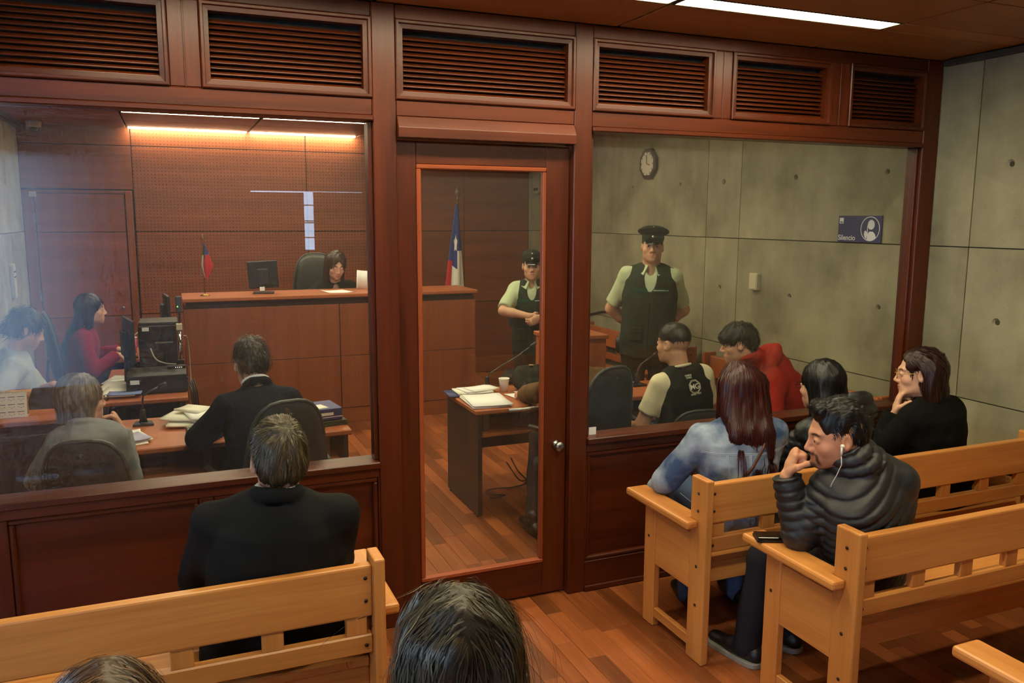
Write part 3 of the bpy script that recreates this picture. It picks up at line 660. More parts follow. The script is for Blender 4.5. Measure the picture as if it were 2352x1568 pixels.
def office_chair(label, loc, rotz, w=.44, h=.46, zb=.74, arms=True, leather=False, seatz=.43):
    t = thing('office_chair', label, 'chair', loc, rotz, 'office chairs in the courtroom')
    m = plain('black_leather', (30, 32, 28), .35, noise=.1) if leather else FAB()
    o, rim = back_shell('backrest', w, h, .055, m, t, (0, -.23, zb))
    tube('back_rim', rim, .010, RIM(), o, 6, True)
    lathe('rim_button', [(.014, 0), (.012, .004)], RIM(), o, (0, -.045-.10*0, h/2-.06), 12, (R(90), 0, 0)) if not leather else None
    prism('seat', rrect(-.235, .235, -.22, .24, .09), 'z', seatz-.07, seatz, m, t, .02, 2, True)
    tube('back_bracket', [(0, -.02, seatz-.085), (0, -.24, seatz-.085), (0, -.285, seatz), (0, -.255, zb-.1)], .018, BLK(), t, 8, flat=.6)
    lathe('gas_column', [(.026, .09), (.026, .2), (.016, .2), (.016, seatz-.07)], BLK(), t, n=14)
    for k in range(5):
        a = 2*math.pi*k/5+.3; c, s = math.cos(a), math.sin(a)
        lg = tube('base_leg', [(0, 0, .105), (.15*c, .15*s, .092), (.27*c, .27*s, .07)], [.024, .019, .014], BLK(), t, 8)
        lathe('caster', [(.006, -.018), (.026, -.016), (.028, 0), (.026, .016), (.006, .018)], BLK(), lg, tuple(np.array((.27*c, .27*s, .029))-np.array(lg.location)), 14, (R(90), 0, a+.7))
    if arms:
        for s in (-1, 1):
            tube('armrest', [(s*.235, -.02, seatz-.05), (s*.285, -.02, seatz+.02), (s*.285, -.06, seatz+.19), (s*.275, .02, seatz+.215), (s*.275, .16, seatz+.21)], [.013, .013, .014, .018, .018], BLK(), t, 8)
    return t
office_chair('curved dark office chair of the grey-haired woman, bluish in the glass', (-.375, .74, 0), R(-6), w=.42, h=.44, zb=.655, arms=False)
office_chair('dark office chair right behind the man in the navy suit', (.415, .58, 0), R(12), w=.43, h=.50, zb=.765)
office_chair('dark office chair of the person writing, beside the door post', (2.20, .74, 0), R(14), w=.43, h=.52, zb=.765)
office_chair('dark office chair under the man with the round logo on his shirt', (2.82, .64, 0), R(-8), w=.44, h=.40, zb=.555)
office_chair('blue-grey office chair behind the woman in the red blazer', (-.655, 3.70, 0), R(-80), w=.44, h=.52, zb=.86, arms=False)
office_chair('pale office chair at the left edge under the man in the light shirt', (-.96, 2.80, 0), R(-78), w=.40, h=.42, zb=.66, arms=False)
office_chair('tall black leather chair behind the judge', (1.33, 4.80, .28), R(172), w=.52, h=.66, zb=.87, leather=True, seatz=.44)
office_chair('office chair behind the guard in the doorway glass', (3.02, 3.42, 0), R(150), w=.46, h=.46, zb=1.02, arms=False)

# ================================================================== PEOPLE: signed-distance bodies meshed as one continuous surface
A_ = lambda *v: np.array(v, np.float64)
def nrm(v):
    v = np.asarray(v, float); return v/(np.linalg.norm(v)+1e-12)
class Fld:
    def __init__(s, lo, hi, base, fine=()):
        s.ax = []
        for d in range(3):
            p = lo[d]; L = [p]
            while p < hi[d]:
                st = base
                for (a, b, f) in fine:
                    if a[d]-f <= p <= b[d]: st = min(st, f)
                p += st; L.append(p)
            s.ax.append(np.array(L, np.float32))
        s.F = np.full([len(a) for a in s.ax], 1.0, np.float32)
    def sl(s, lo, hi):
        r = []
        for d in range(3):
            i = max(0, np.searchsorted(s.ax[d], lo[d])-1); j = min(len(s.ax[d]), np.searchsorted(s.ax[d], hi[d])+1); r.append(slice(i, max(j, i)))
        return tuple(r)
    def pts(s, q): return s.ax[0][q[0]][:, None, None], s.ax[1][q[1]][None, :, None], s.ax[2][q[2]][None, None, :]
    def _put(s, lo, hi, fn, k, sub=False):
        pad = .022+k; q = s.sl(np.asarray(lo)-pad, np.asarray(hi)+pad)
        if any(a.stop <= a.start for a in q): return s
        d = fn(*s.pts(q)).astype(np.float32); f = s.F[q]
        if sub: d = -d; f2 = -f; h = np.maximum(k-np.abs(d-(f)), 0)/max(k, 1e-6); s.F[q] = np.maximum(f, d)+h*h*k*.25; return s
        h = np.maximum(k-np.abs(d-f), 0)/max(k, 1e-6); s.F[q] = np.minimum(f, d)-h*h*k*.25; return s
    def seg(s, a, b, ra, rb=None, k=.012, flat=None, sub=False, quilt=None):
        rb = ra if rb is None else rb; a = np.asarray(a, float); b = np.asarray(b, float); ba = b-a; L2 = ba@ba+1e-12; m = max(ra, rb)
        def fn(x, y, z):
            t = np.clip(((x-a[0])*ba[0]+(y-a[1])*ba[1]+(z-a[2])*ba[2])/L2, 0, 1)
            vx, vy, vz = x-a[0]-t*ba[0], y-a[1]-t*ba[1], z-a[2]-t*ba[2]; w = vx*vx+vy*vy+vz*vz
            if flat is not None:
                n, f = flat; vn = vx*n[0]+vy*n[1]+vz*n[2]; w = w+(f*f-1)*vn*vn
            d = np.sqrt(w)-(ra+(rb-ra)*t)
            if quilt:
                ph = np.mod(t*math.sqrt(L2)/quilt[0], 1.0); ds = np.minimum(ph, 1-ph)*quilt[0]; d = d+quilt[1]*np.exp(-(ds/quilt[2])**2)
            return d
        return s._put(np.minimum(a, b)-m, np.maximum(a, b)+m, fn, k, sub)
    def chain(s, P, rad, k=.012, **kw):
        for i in range(len(P)-1): s.seg(P[i], P[i+1], rad[i], rad[i+1], k, **kw)
        return s
    def ell(s, c, r, M=None, k=.012, sub=False):
        c = np.asarray(c, float); r = np.asarray(r, float); M = np.eye(3) if M is None else M
        def fn(x, y, z):
            X, Y, Z = x-c[0], y-c[1], z-c[2]; q0 = sum((M[0, i]*X+M[1, i]*Y+M[2, i]*Z)**2/r[i]**2 for i in range(3)); q1 = sum((M[0, i]*X+M[1, i]*Y+M[2, i]*Z)**2/r[i]**4 for i in range(3))
            k0 = np.sqrt(q0); return k0*(k0-1)/(np.sqrt(q1)+1e-9)
        m = r.max(); return s._put(c-m, c+m, fn, k, sub)
    def loft(s, o, M, secs, p=2.3, k=.02, quilt=None, rnd=.02, qtilt=0.0):
        """sections (h, cx, cy, rx, ry) along local z of frame M at o"""
        S = np.array(secs, float); h = S[:, 0]
        def fn(x, y, z):
            X, Y, Z = x-o[0], y-o[1], z-o[2]; u, v, w = (M[0, i]*X+M[1, i]*Y+M[2, i]*Z for i in range(3))
            g = [np.interp(w, h, S[:, i]) for i in range(1, 5)]
            e = (np.abs((u-g[0])/g[2])**p+np.abs((v-g[1])/g[3])**p+1e-9)**(1/p); d = (e-1)*np.minimum(g[2], g[3])
            if quilt:
                ph = np.mod((w+qtilt*u)/quilt[0], 1.0); ds = np.minimum(ph, 1-ph)*quilt[0]; d = d+quilt[1]*np.exp(-(ds/quilt[2])**2)
            c = np.maximum(h[0]-w, w-h[-1]); hh = np.maximum(rnd-np.abs(d-c), 0)/rnd
            return np.maximum(d, c)+hh*hh*rnd*.25
        cs = []
        for q in S:
            for sx in (-1, 1):
                for sy in (-1, 1): cs.append(np.asarray(o)+M@np.array((q[1]+sx*q[3], q[2]+sy*q[4], q[0])))
        cs = np.array(cs); return s._put(cs.min(0), cs.max(0), fn, k)
    def plane_cut(s, o, n, k=.01):
        """remove everything on the +n side of the plane"""
        n = nrm(n); x, y, z = s.ax[0][:, None, None], s.ax[1][None, :, None], s.ax[2][None, None, :]
        d = ((x-o[0])*n[0]+(y-o[1])*n[1]+(z-o[2])*n[2]).astype(np.float32); h = np.maximum(k-np.abs(d-s.F), 0)/k; s.F = np.maximum(s.F, d)+h*h*k*.25; return s
    def noise(s, amp, freq, seed=0, stretch=(1, 1, 1), n=7):
        g = np.random.RandomState(seed); m = np.abs(s.F) < .03; idx = np.nonzero(m)
        P = np.stack([s.ax[d][idx[d]] for d in range(3)], -1)*np.array(stretch); v = np.zeros(len(P))
        for _ in range(n):
            kv = g.randn(3)*freq; v += np.sin(P@kv+g.rand()*6.28+1.5*np.sin(P@(g.randn(3)*freq*.6)+g.rand()*6))
        s.F[idx] += (amp*v/n**.5).astype(np.float32); return s
    def sample(s, P):
        r = np.zeros(len(P)); I = []; T = []
        for d in range(3):
            a = s.ax[d]; i = np.clip(np.searchsorted(a, P[:, d])-1, 0, len(a)-2); I.append(i); T.append(np.clip((P[:, d]-a[i])/(a[i+1]-a[i]), 0, 1))
        for dx in (0, 1):
            for dy in (0, 1):
                for dz in (0, 1):
                    w = (T[0] if dx else 1-T[0])*(T[1] if dy else 1-T[1])*(T[2] if dz else 1-T[2]); r += w*s.F[I[0]+dx, I[1]+dy, I[2]+dz]
        return r
    def grad(s, P, e=.006):
        return np.stack([s.sample(P+np.eye(3)[d]*e)-s.sample(P-np.eye(3)[d]*e) for d in range(3)], -1)/(2*e)
    def surf(s):
        F = s.F; S = F < 0; nx, ny, nz = F.shape
        c = np.zeros((nx-1, ny-1, nz-1), np.int8)
        for dx in (0, 1):
            for dy in (0, 1):
                for dz in (0, 1): c += S[dx:nx-1+dx, dy:ny-1+dy, dz:nz-1+dz]
        idx = np.nonzero((c > 0) & (c < 8)); M = len(idx[0]); vid = np.full(c.shape, -1, np.int32); vid[idx] = np.arange(M)
        acc = np.zeros((M, 3)); cnt = np.zeros(M); cor = [(a, b, d) for a in (0, 1) for b in (0, 1) for d in (0, 1)]
        val = {q: F[idx[0]+q[0], idx[1]+q[1], idx[2]+q[2]] for q in cor}
        for q in cor:
            for d in range(3):
                if q[d]: continue
                w = list(q); w[d] = 1; w = tuple(w); fa, fb = val[q], val[w]; m = (fa < 0) != (fb < 0)
                t = fa[m]/(fa[m]-fb[m]); pa = np.stack([s.ax[e][idx[e][m]+q[e]] for e in range(3)], -1).astype(float); pb = np.stack([s.ax[e][idx[e][m]+w[e]] for e in range(3)], -1)
                acc[m] += pa+t[:, None]*(pb-pa); cnt[m] += 1
        V = acc/cnt[:, None]; Q = []
        for d in range(3):
            a = [slice(None)]*3; b = [slice(None)]*3; a[d] = slice(0, -1); b[d] = slice(1, None)
            sa, sb = S[tuple(a)], S[tuple(b)]; e = np.nonzero(sa != sb); e = list(e); o1, o2 = (d+1) % 3, (d+2) % 3
            ok = (e[o1] > 0) & (e[o2] > 0) & (e[o1] < F.shape[o1]-1) & (e[o2] < F.shape[o2]-1); e = [q[ok] for q in e]
            ins = S[e[0], e[1], e[2]]
            def cell(u, v):
                z = [e[0].copy(), e[1].copy(), e[2].copy()]; z[o1] -= u; z[o2] -= v; return vid[z[0], z[1], z[2]]
            q4 = np.stack([cell(1, 1), cell(0, 1), cell(0, 0), cell(1, 0)], -1); q4[~ins] = q4[~ins][:, ::-1]; Q.append(q4)
        return V, np.concatenate(Q)
def np_mesh(name, V, Q, mat, parent, base, cols=None, smooth=True, tri=None, sub=None):
    """V world coords; quads Q; object sits at the person's base"""
    me = bpy.data.meshes.new(name); V = np.asarray(V, np.float32)-np.asarray(base, np.float32); n = len(Q)
    me.vertices.add(len(V)); me.vertices.foreach_set('co', V.ravel()); me.loops.add(4*n); me.loops.foreach_set('vertex_index', Q.ravel().astype(np.int32))
    me.polygons.add(n); me.polygons.foreach_set('loop_start', np.arange(0, 4*n, 4, dtype=np.int32))
    me.polygons.foreach_set('use_smooth', np.full(n, smooth)); me.update(calc_edges=True)
    if cols is not None:
        ca = me.color_attributes.new('col', 'FLOAT_COLOR', 'POINT'); c = np.ones((len(V), 4), np.float32); c[:, :3] = cols; ca.data.foreach_set('color', c.ravel())
    me.materials.append(mat); o = bpy.data.objects.new(name, me); return link(o, parent)
def rotm(yaw=0, pitch=0, roll=0):
    """degrees; yaw turns left (ccw from above), pitch nods down, roll tilts to the right shoulder. columns: right, forward, up"""
    return np.array((Matrix.Rotation(R(yaw), 3, 'Z') @ Matrix.Rotation(R(-pitch), 3, 'X') @ Matrix.Rotation(R(roll), 3, 'Y')))
def ik(a, c, l1, l2, pole):
    a = np.asarray(a, float); c = np.asarray(c, float); d = np.linalg.norm(c-a); d2 = min(d, (l1+l2)*.995); u = (c-a)/(d+1e-9)
    x = (l1*l1-l2*l2+d2*d2)/(2*d2); h = math.sqrt(max(l1*l1-x*x, 1e-6)); p = np.asarray(pole, float); p = nrm(p-u*(p@u)); return a+u*x+p*h
class Head:
    """local frame helper: P(x,y,z) -> world"""
    def __init__(s, c, M, sc=1.0): s.c = np.asarray(c, float); s.M = M; s.s = sc
    def P(s, *q): return s.c+s.M@(np.array(q, float)*s.s)
    def loc(s, V): return ((V-s.c)@s.M)/s.s
    def ell(s, f, c, r, k=.012, sub=False, rot=None):
        f.ell(s.P(*c), np.array(r)*s.s, s.M if rot is None else s.M@rot, k*s.s, sub)
    def seg(s, f, a, b, ra, rb=None, k=.012, sub=False, flat=None):
        fl = None if flat is None else (s.M@nrm(flat[0]), flat[1])
        f.seg(s.P(*a), s.P(*b), ra*s.s, (ra if rb is None else rb)*s.s, k*s.s, fl, sub)
def head_prims(f, h, face=True, fat=0.0, ears=True, open_eyes=True):
    E, S = h.ell, h.seg
    E(f, (0, -.015, .030), (.076, .098, .090)); E(f, (0, .022, -.030), (.064+fat, .071, .088), .03); E(f, (0, .028, -.074), (.055+fat, .056, .042), .03)
    if ears:
        for s in (-1, 1):
            E(f, (s*.079, -.010, -.008), (.010, .021, .033), .006, rot=rotm(-s*22, -10)); E(f, (s*.090, -.004, -.004), (.008, .011, .020), .004, True, rot=rotm(-s*22, -10))
    if not face: return
    E(f, (0, .074, -.103), (.026+fat*.5, .022, .019), .026)
    for s in (-1, 1):
        E(f, (s*.040, .056, -.032), (.026+fat*.4, .026, .024), .02); S(f, (0, .084, .021), (s*.042, .070, .024), .011, .009, .016)
    for s in (-1, 1): E(f, (s*.033, .100, .001), (.021, .017, .0125), .012, True)
    S(f, (0, .084, .014), (0, .112, -.034), .0085, .0115, .014)
    for s in (-1, 1): E(f, (s*.013, .101, -.040), (.0090, .0115, .0085), .008); E(f, (s*.007, .107, -.0485), (.004, .006, .003), .003, True)
    E(f, (0, .078, -.070), (.032, .021, .022), .02)
    for s in (-1, 1):
        S(f, (0, .0985, -.0655), (s*.021, .0895, -.0705), .0055, .0035, .006); S(f, (0, .0965, -.0775), (s*.018, .0895, -.0735), .0065, .004, .006)
        S(f, (0, .1060, -.0718), (s*.023, .0955, -.0722), .0018, .0015, .002, True)
    for s in (-1, 1):
        E(f, (s*.032, .0795, .001), (.0165, .0145, .0135), .005)
        if open_eyes: E(f, (s*.032, .0965, -.001), (.0145, .0085, .0046), .002, True)
def skin_cols(V, h, skin, hairc, lips=1.0, beard=0.0, brows=1.0, stubble=0.0, blush=.4):
    q = h.loc(V); x, y, z = q[:, 0], q[:, 1], q[:, 2]; sk = np.array(srgb(*skin)[:3]); hc = np.array(srgb(*hairc)[:3]); C = np.tile(sk, (len(V), 1))
    def mixc(m, c): C[:] = C*(1-m[:, None])+np.asarray(c)*m[:, None]
    g = lambda cx, cy, cz, rx, ry, rz: np.exp(-(((x-cx)/rx)**2+((y-cy)/ry)**2+((z-cz)/rz)**2))
    for s in (-1, 1): mixc(np.clip(blush*.5*g(s*.042, .07, -.03, .025, .04, .022), 0, 1), sk*np.array((1.05, .62, .55)))
    mixc(blush*.4*g(0, .112, -.036, .014, .02, .014), sk*np.array((1.05, .68, .6)))
    inside = (np.abs(x) < .12) & (np.abs(z) < .16) & (y > -.13) & (y < .109)
    if lips: mixc(np.where(inside, np.clip(1.25*lips*(np.exp(-((x/.019)**4+((z+.0715)/.0095)**4))*(y > .082)), 0, .9), 0), sk*np.array((.80, .38, .36)))
    if brows:
        for s in (-1, 1): mixc(np.where(inside, np.clip(brows*1.2*np.exp(-(((np.abs(x)-.033)/.019)**4+((z-.0255+.18*np.abs(np.abs(x)-.034))/.0048)**4))*(y > .05)*(np.sign(x) == s), 0, .92), 0), hc*.8)
    if stubble: mixc(np.where(inside, stubble*np.clip((-.045-z)/.02, 0, 1)*np.clip((y+.01)/.03, 0, 1), 0), sk*.35+hc*.2)
    if beard:
        m = np.exp(-((x/.030)**4+((z+.057)/.006)**4))*(y > .08)+np.exp(-((x/.024)**4+((z+.105)/.016)**4))*(y > .05)+np.exp(-(((np.abs(x)-.031)/.006)**4+((z+.078)/.022)**4))*(y > .06)
        mixc(np.where(inside, np.clip(beard*m, 0, .9), 0), hc)
    return C
def eyes(h, parent, base, iris=(60, 38, 22)):
    n, k = 12, 8; V, F, C = [], [], []
    for s in (-1, 1):
        c = np.array((s*.032, .0812, -.0005)); r = .0122; b = len(V)
        for i in range(k+1):
            a = math.pi*.62*i/k
            for j in range(n):
                t = 2*math.pi*j/n; V.append(h.P(*(c+r*np.array((math.sin(a)*math.cos(t), math.cos(a), math.sin(a)*math.sin(t))))))
                C.append(srgb(12, 9, 8)[:3] if i <= 1 else srgb(*iris)[:3] if i <= 2 else srgb(205, 198, 188)[:3])
        for i in range(k):
            for j in range(n): F.append((b+i*n+j, b+(i+1)*n+j, b+(i+1)*n+(j+1) % n, b+i*n+(j+1) % n))
    return np_mesh('eyes', np.array(V), np.array(F), attr_mat('eyeball', rough=.15), parent, base, np.array(C))
def hand_prims(f, w, d, n, side=1, curl=(.35, .45, .5, .55), thumb=.3, s=1.0, spread=.06, fist=False, tcurl=.4):
    """wrist w, direction d (to fingertips), palm normal n, thumb on the side (d x n)*side; curl per finger 0..1"""
    d = nrm(d); n = nrm(n-d*np.dot(n, d)); t = nrm(np.cross(d, n))*side; k = .006
    f.seg(w, w+d*.045*s, .027*s, .036*s, .012, (n, 1.7)); f.seg(w+d*.03*s, w+d*.078*s, .037*s, .038*s, .010, (n, 2.3))
    off = (.030, .0105, -.0095, -.0285); ln = (.072, .081, .075, .058); tips = []
    for i in range(4):
        p = w+d*(.086-.004*abs(i-1))*s+t*off[i]*s; a = 0.0; u = nrm(d+t*spread*(1.5-i)*.6); P = [p-d*.02*s, p]
        for j, (fr, bend) in enumerate(((.44, .95), (.32, 1.15), (.24, .8))):
            a += curl[i]*bend*1.45; v = u*math.cos(a)+n*math.sin(a); p = p+v*ln[i]*fr*s; P.append(p)
        rr = (.0098, .0095, .0088, .0080, .0068) if i < 3 else (.0088, .0084, .0078, .0070, .0062)
        f.chain(P, [q*s for q in rr], k); tips.append(P[-1])
    p0 = w+d*.022*s+t*.022*s; v = nrm(d*.62+t*.72+n*(.25+thumb)); p1 = p0+v*.040*s; v2 = nrm(v*(1-tcurl)+d*.7*tcurl+n*.9*tcurl-t*.35*tcurl); p2 = p1+v2*.032*s; p3 = p2+nrm(v2+n*.25*tcurl)*.024*s
    f.chain([p0, p1, p2, p3], [.0145*s, .0115*s, .0098*s, .0080*s], .009); return tips+[p3]
HAIRM = lambda: attr_mat('hair', rough=.42, spec=.5, noise=.18, nscale=160)
def strands(name, fld, V, N, h, flow, length, steps, width, col, parent, base, seed=0, lift=.002, var=.35, keep=None, taper=True, wav=0.0):
    """hair ribbons traced over the hair volume; flow(q)->direction in head space for local points q"""
    g = np.random.RandomState(seed); src = V if keep is None else V[keep(h.loc(V))]
    if len(src) == 0: return None
    P = src[g.randint(0, len(src), N)]+g.randn(N, 3)*.002; L = length*(.55+.9*g.rand(N)); rows = []; off = lift*(g.rand(N)**2)*2+.0006; ph = g.rand(N)*6.28
    alive = np.ones(N, bool); wid = width*(.6+.8*g.rand(N)); pos = P; prevd = None
    for i in range(steps+1):
        gr = fld.grad(pos); gl = np.linalg.norm(gr, axis=1)[:, None]+1e-6; nn = gr/gl; F = fld.sample(pos); ok = np.abs(F) < .03
        tgt = off*(1+.8*i/steps); pos = np.where((ok & alive)[:, None], pos-nn*np.clip(F-tgt, -.02, .02)[:, None], pos)
        d = flow(h.loc(pos))@h.M.T; d = d+wav*np.sin(ph+i*1.3)[:, None]*np.cross(nn, d); d = d-nn*np.sum(d*nn, 1)[:, None]*ok[:, None]; d /= np.linalg.norm(d, axis=1)[:, None]+1e-9
        if prevd is not None: d = d*.6+prevd*.4; d /= np.linalg.norm(d, axis=1)[:, None]+1e-9
        prevd = d; side = np.cross(d, nn); side /= np.linalg.norm(side, axis=1)[:, None]+1e-9
        w = wid*(1-.75*(i/steps)**2 if taper else 1); rows.append((pos-side*w[:, None]*.5, pos+side*w[:, None]*.5)); pos = pos+d*(L/steps)[:, None]
    VV = np.stack([np.stack(r, 1) for r in rows], 1).reshape(-1, 3); k = steps+1; b = (np.arange(N)*k*2)[:, None]+(np.arange(steps)*2)[None, :]; b = b.ravel()
    Q = np.stack([b, b+1, b+3, b+2], -1); cc = np.array(srgb(*col)[:3]); m = np.exp(g.randn(N)*var); C = np.repeat(cc[None]*m[:, None], k*2, 0)
    return VV, Q, C
def radial_flow(c0, down=.6, part=0.0):
    c0 = np.array(c0)
    def f(q):
        d = q-c0; d /= np.linalg.norm(d, axis=1)[:, None]+1e-9; d = d+np.array((0, 0, -down)); return d
    return f

# ------------------------------------------------------------------ the person builder
SKIN = lambda: attr_mat('skin', rough=.5, spec=.35, noise=.05, nscale=90, bump=.06)
def cloth(name, rgb, rough=.9, noise=.12, nscale=120, bump=.15, sheen=0.0, spec=.15): return plain(name, rgb, rough, 0, spec, noise, nscale, bump, 0, sheen)
class Person:
    def __init__(p, label, pelvis, neck, byaw, head, hyaw, hpitch=0, hroll=0, s=.96, w=1.0, d=1.0, res=.013, fine=.005, skin=(196, 146, 112), hairc=(30, 22, 17), standing=False, knee=.41):
        p.s, p.w, p.d, p.res, p.fine, p.skin, p.hairc = s, w, d, res, fine, skin, hairc
        p.pel, p.neck = A_(*pelvis), A_(*neck); p.base = A_(pelvis[0], pelvis[1], 0)
        z = nrm(p.neck-p.pel); x = A_(math.cos(R(byaw)), math.sin(R(byaw)), 0); x = nrm(x-z*(x@z)); y = np.cross(z, x); p.M = np.stack([x, y, z], 1)
        p.H = np.linalg.norm(p.neck-p.pel); p.h = Head(head, rotm(hyaw, hpitch, hroll), s)
        p.fx, p.fy = A_(math.cos(R(byaw)), math.sin(R(byaw)), 0), A_(-math.sin(R(byaw)), math.cos(R(byaw)), 0)
        p.sho = {e: p.neck+p.M@(A_(e*.148*w, -.005, -.080)*s) for e in (-1, 1)}       # -1 left, +1 right
        p.hip = {e: p.pel+p.fx*e*.088*s*w for e in (-1, 1)}
        p.arm = {}; p.leg = {}; p.hand = {}
        for e in (-1, 1):
            if standing: p.leg[e] = (p.hip[e]+A_(0, 0, -.43*s)+p.fy*.01, p.hip[e]*A_(1, 1, 0)+p.fx*e*.02+A_(0, 0, .08*s))
            else:
                k = p.hip[e]+p.fy*knee*s+p.fx*e*.03+A_(0, 0, .02); p.leg[e] = (k, A_(k[0], k[1], .08)-p.fy*(.02+(.41-knee)*1.6))
        p.root = thing('person', label, 'person', tuple(p.base), 0, 'people in the courtroom'); p.f = {}
    def set_arm(p, e, wrist, pole, hand=None, l1=.285, l2=.25):
        wv = A_(*wrist); sh = p.sho[e]; el = ik(sh, wv, l1*p.s, l2*p.s, pole); d = wv-sh
        L = (l1+l2)*p.s*.995
        if np.linalg.norm(d) > L: wv = sh+nrm(d)*L
        p.arm[e] = (el, wv); p.hand[e] = hand
    def fine_boxes(p, hands=True):
        L = [(p.h.c-.145*p.s, p.h.c+.15*p.s, p.fine)]
        if hands:
            for e in p.arm:
                if p.hand.get(e) is not None and p.hand[e].get('fine', True): wv = p.arm[e][1]; dd = nrm(p.hand[e]['d'])*.09; L.append((wv+dd-.10, wv+dd+.10, max(p.fine, .0042)))
        return L
    def bbox(p, pts, m): a = np.array(pts); return a.min(0)-m, a.max(0)+m
    def body(p, face=True, lips=1., beard=0., brows=1., stubble=0., ears=True, fat=0., open_eyes=True, blush=.4, arm_r=1.0, neck_r=.054, eye=True, legs=False, fist=None):
        s = p.s; pts = [p.pel, p.neck, p.h.c+A_(0, 0, .13), p.h.c-A_(0, 0, .13)]
        for e in p.arm: pts += [*p.arm[e], p.arm[e][1]+nrm(p.hand[e]['d'])*.17 if p.hand.get(e) else p.arm[e][1]]
        if legs:
            for e in p.leg: pts += list(p.leg[e])
        lo, hi = p.bbox(pts, .15); f = Fld(lo, hi, p.res, p.fine_boxes())
        f.seg(p.pel, p.pel+(p.neck-p.pel)*.7, .08*s, .08*s, .02); f.seg(p.pel+(p.neck-p.pel)*.7, p.neck-(p.neck-p.pel)*.08, .08*s, .048*s, .03)
        for e in (-1, 1): f.seg(p.neck-(p.neck-p.pel)*.16, p.sho[e]-A_(0, 0, .012), .042*s, .038*s, .02)
        f.seg(p.neck-(p.neck-p.pel)*.07+p.M[:, 1]*.008, p.h.P(0, -.026, -.055), neck_r*1.02*s, neck_r*s, .018)
        for e in p.arm:
            el, wr = p.arm[e]; f.seg(p.sho[e], el, .045*s*arm_r, .040*s*arm_r, .015); f.seg(el, el+(wr-el)*.35, .040*s*arm_r, .040*s*arm_r, .015); f.seg(el+(wr-el)*.35, wr, .040*s*arm_r, .026*s, .015)
            if p.hand.get(e):
                hd = dict(p.hand[e]); hd.pop('fine', None); p.tips = hand_prims(f, wr, s=s, **hd)
                if fist == e: q = wr+nrm(hd['d'])*.085*s+nrm(hd['n'])*.018*s; f.ell(q, A_(.026, .030, .026)*s, None, .012)
        if legs:
            for e in p.leg:
                k, a = p.leg[e]; f.seg(p.hip[e], k, .065*s, .05*s, .02); f.seg(k, a, .045*s, .035*s, .02)
        head_prims(f, p.h, face, fat, ears, open_eyes); V, Q = f.surf(); p.f['body'] = f
        C = skin_cols(V, p.h, p.skin, p.hairc, lips if face else 0, beard, brows if face else 0, stubble, blush)
        o = np_mesh('body', V, Q, SKIN(), p.root, p.base, C)
        if face and open_eyes and eye: eyes(p.h, p.root, p.base)
        return f
    def secs(p, t=0.0, hem=-.12, belly=0.0, hunch=0.0, fem=0.0):
        s, w, d, H = p.s, p.w, p.d, p.H
        S = [(hem*s, .0, .172*w+t, .130*d+t), (0, .0, .172*w+t, .128*d+t+belly*.6), (.28*H, -hunch*.6, (.158-fem*.012)*w+t, .118*d+t+belly), (.60*H, -hunch, .166*w+t, .122*d+t+belly*.3), (.80*H, -hunch*.7, .158*w+t, .108*d+t), (.915*H, -hunch*.3, .110*w+t, .084*d+t), (1.0*H, 0, .066*w+t, .064*d+t)]
        return [(a, 0, b+(belly*.4 if i in (1, 2) else 0), c*s if True else c, e*s) for i, (a, b, c, e) in enumerate(S)]
    def top(p, name, mat, t=.012, sleeve=1.0, hem=-.12, belly=0., hunch=0., fem=0., quilt=None, wr=.004, seed=1, arm_r=1.0, label=None, collar=None, cut=None, k=.025, sh_r=.053, cols=None, extra=None, res=None, qtilt=0., sleeves_only=False, stretch=(1, 1, .6), wfreq=16, vneck=None, qglob=None, aquilt=None):
        """upper garment: sleeve = fraction of the arm covered (0 none, .45 short, 1 long)"""
        s = p.s; pts = [p.pel+A_(0, 0, hem*s), p.neck]
        for e in (-1, 1): pts.append(p.sho[e])
        if sleeve:
            for e in p.arm: pts += list(p.arm[e])
        lo, hi = p.bbox(pts, .22); f = Fld(lo, hi, res or p.res*.8)
        f.loft(p.pel, p.M, p.secs(t, hem, belly, hunch, fem), k=.02, quilt=quilt, qtilt=qtilt)
        for e in (-1, 1): f.seg(p.neck+p.M@(A_(e*.045, -.004, -.045)*s), p.sho[e], .050*s+t*.6, (sh_r if sleeve else .046)*s+t*.6, k)
        if sleeve:
            for e in p.arm:
                el, wv = p.arm[e]; r = (.052*arm_r*s+t, .046*arm_r*s+t, .045*arm_r*s+t, .034*arm_r*s+t)
                if sleeve <= .5: end = p.sho[e]+(el-p.sho[e])*min(1, sleeve*2); f.seg(p.sho[e], end, r[0], r[1]*1.10, .03)
                else:
                    q2 = sleeve*2-1; f.seg(p.sho[e], el, r[0], r[1], .03, quilt=aquilt or quilt); f.seg(el, el+(wv-el)*q2, r[2], r[3], .012, quilt=aquilt or quilt)
        if collar:
            hgt, cr, th = collar; c0 = p.neck+p.M@(A_(0, -.004, -.012)*s)
            for j in range(3):
                cc = c0+nrm(p.h.P(0, -.03, -.06)-c0)*hgt*j/2; n = 16
                P = [cc+p.M@(A_(math.cos(2*math.pi*i/n)*cr*(1-.03*j), math.sin(2*math.pi*i/n)*cr*(1-.03*j), math.sin(2*math.pi*i/n)*-.012)*s) for i in range(n+1)]; f.chain(P, [th]*(n+1), .008)
        if extra: extra(f)
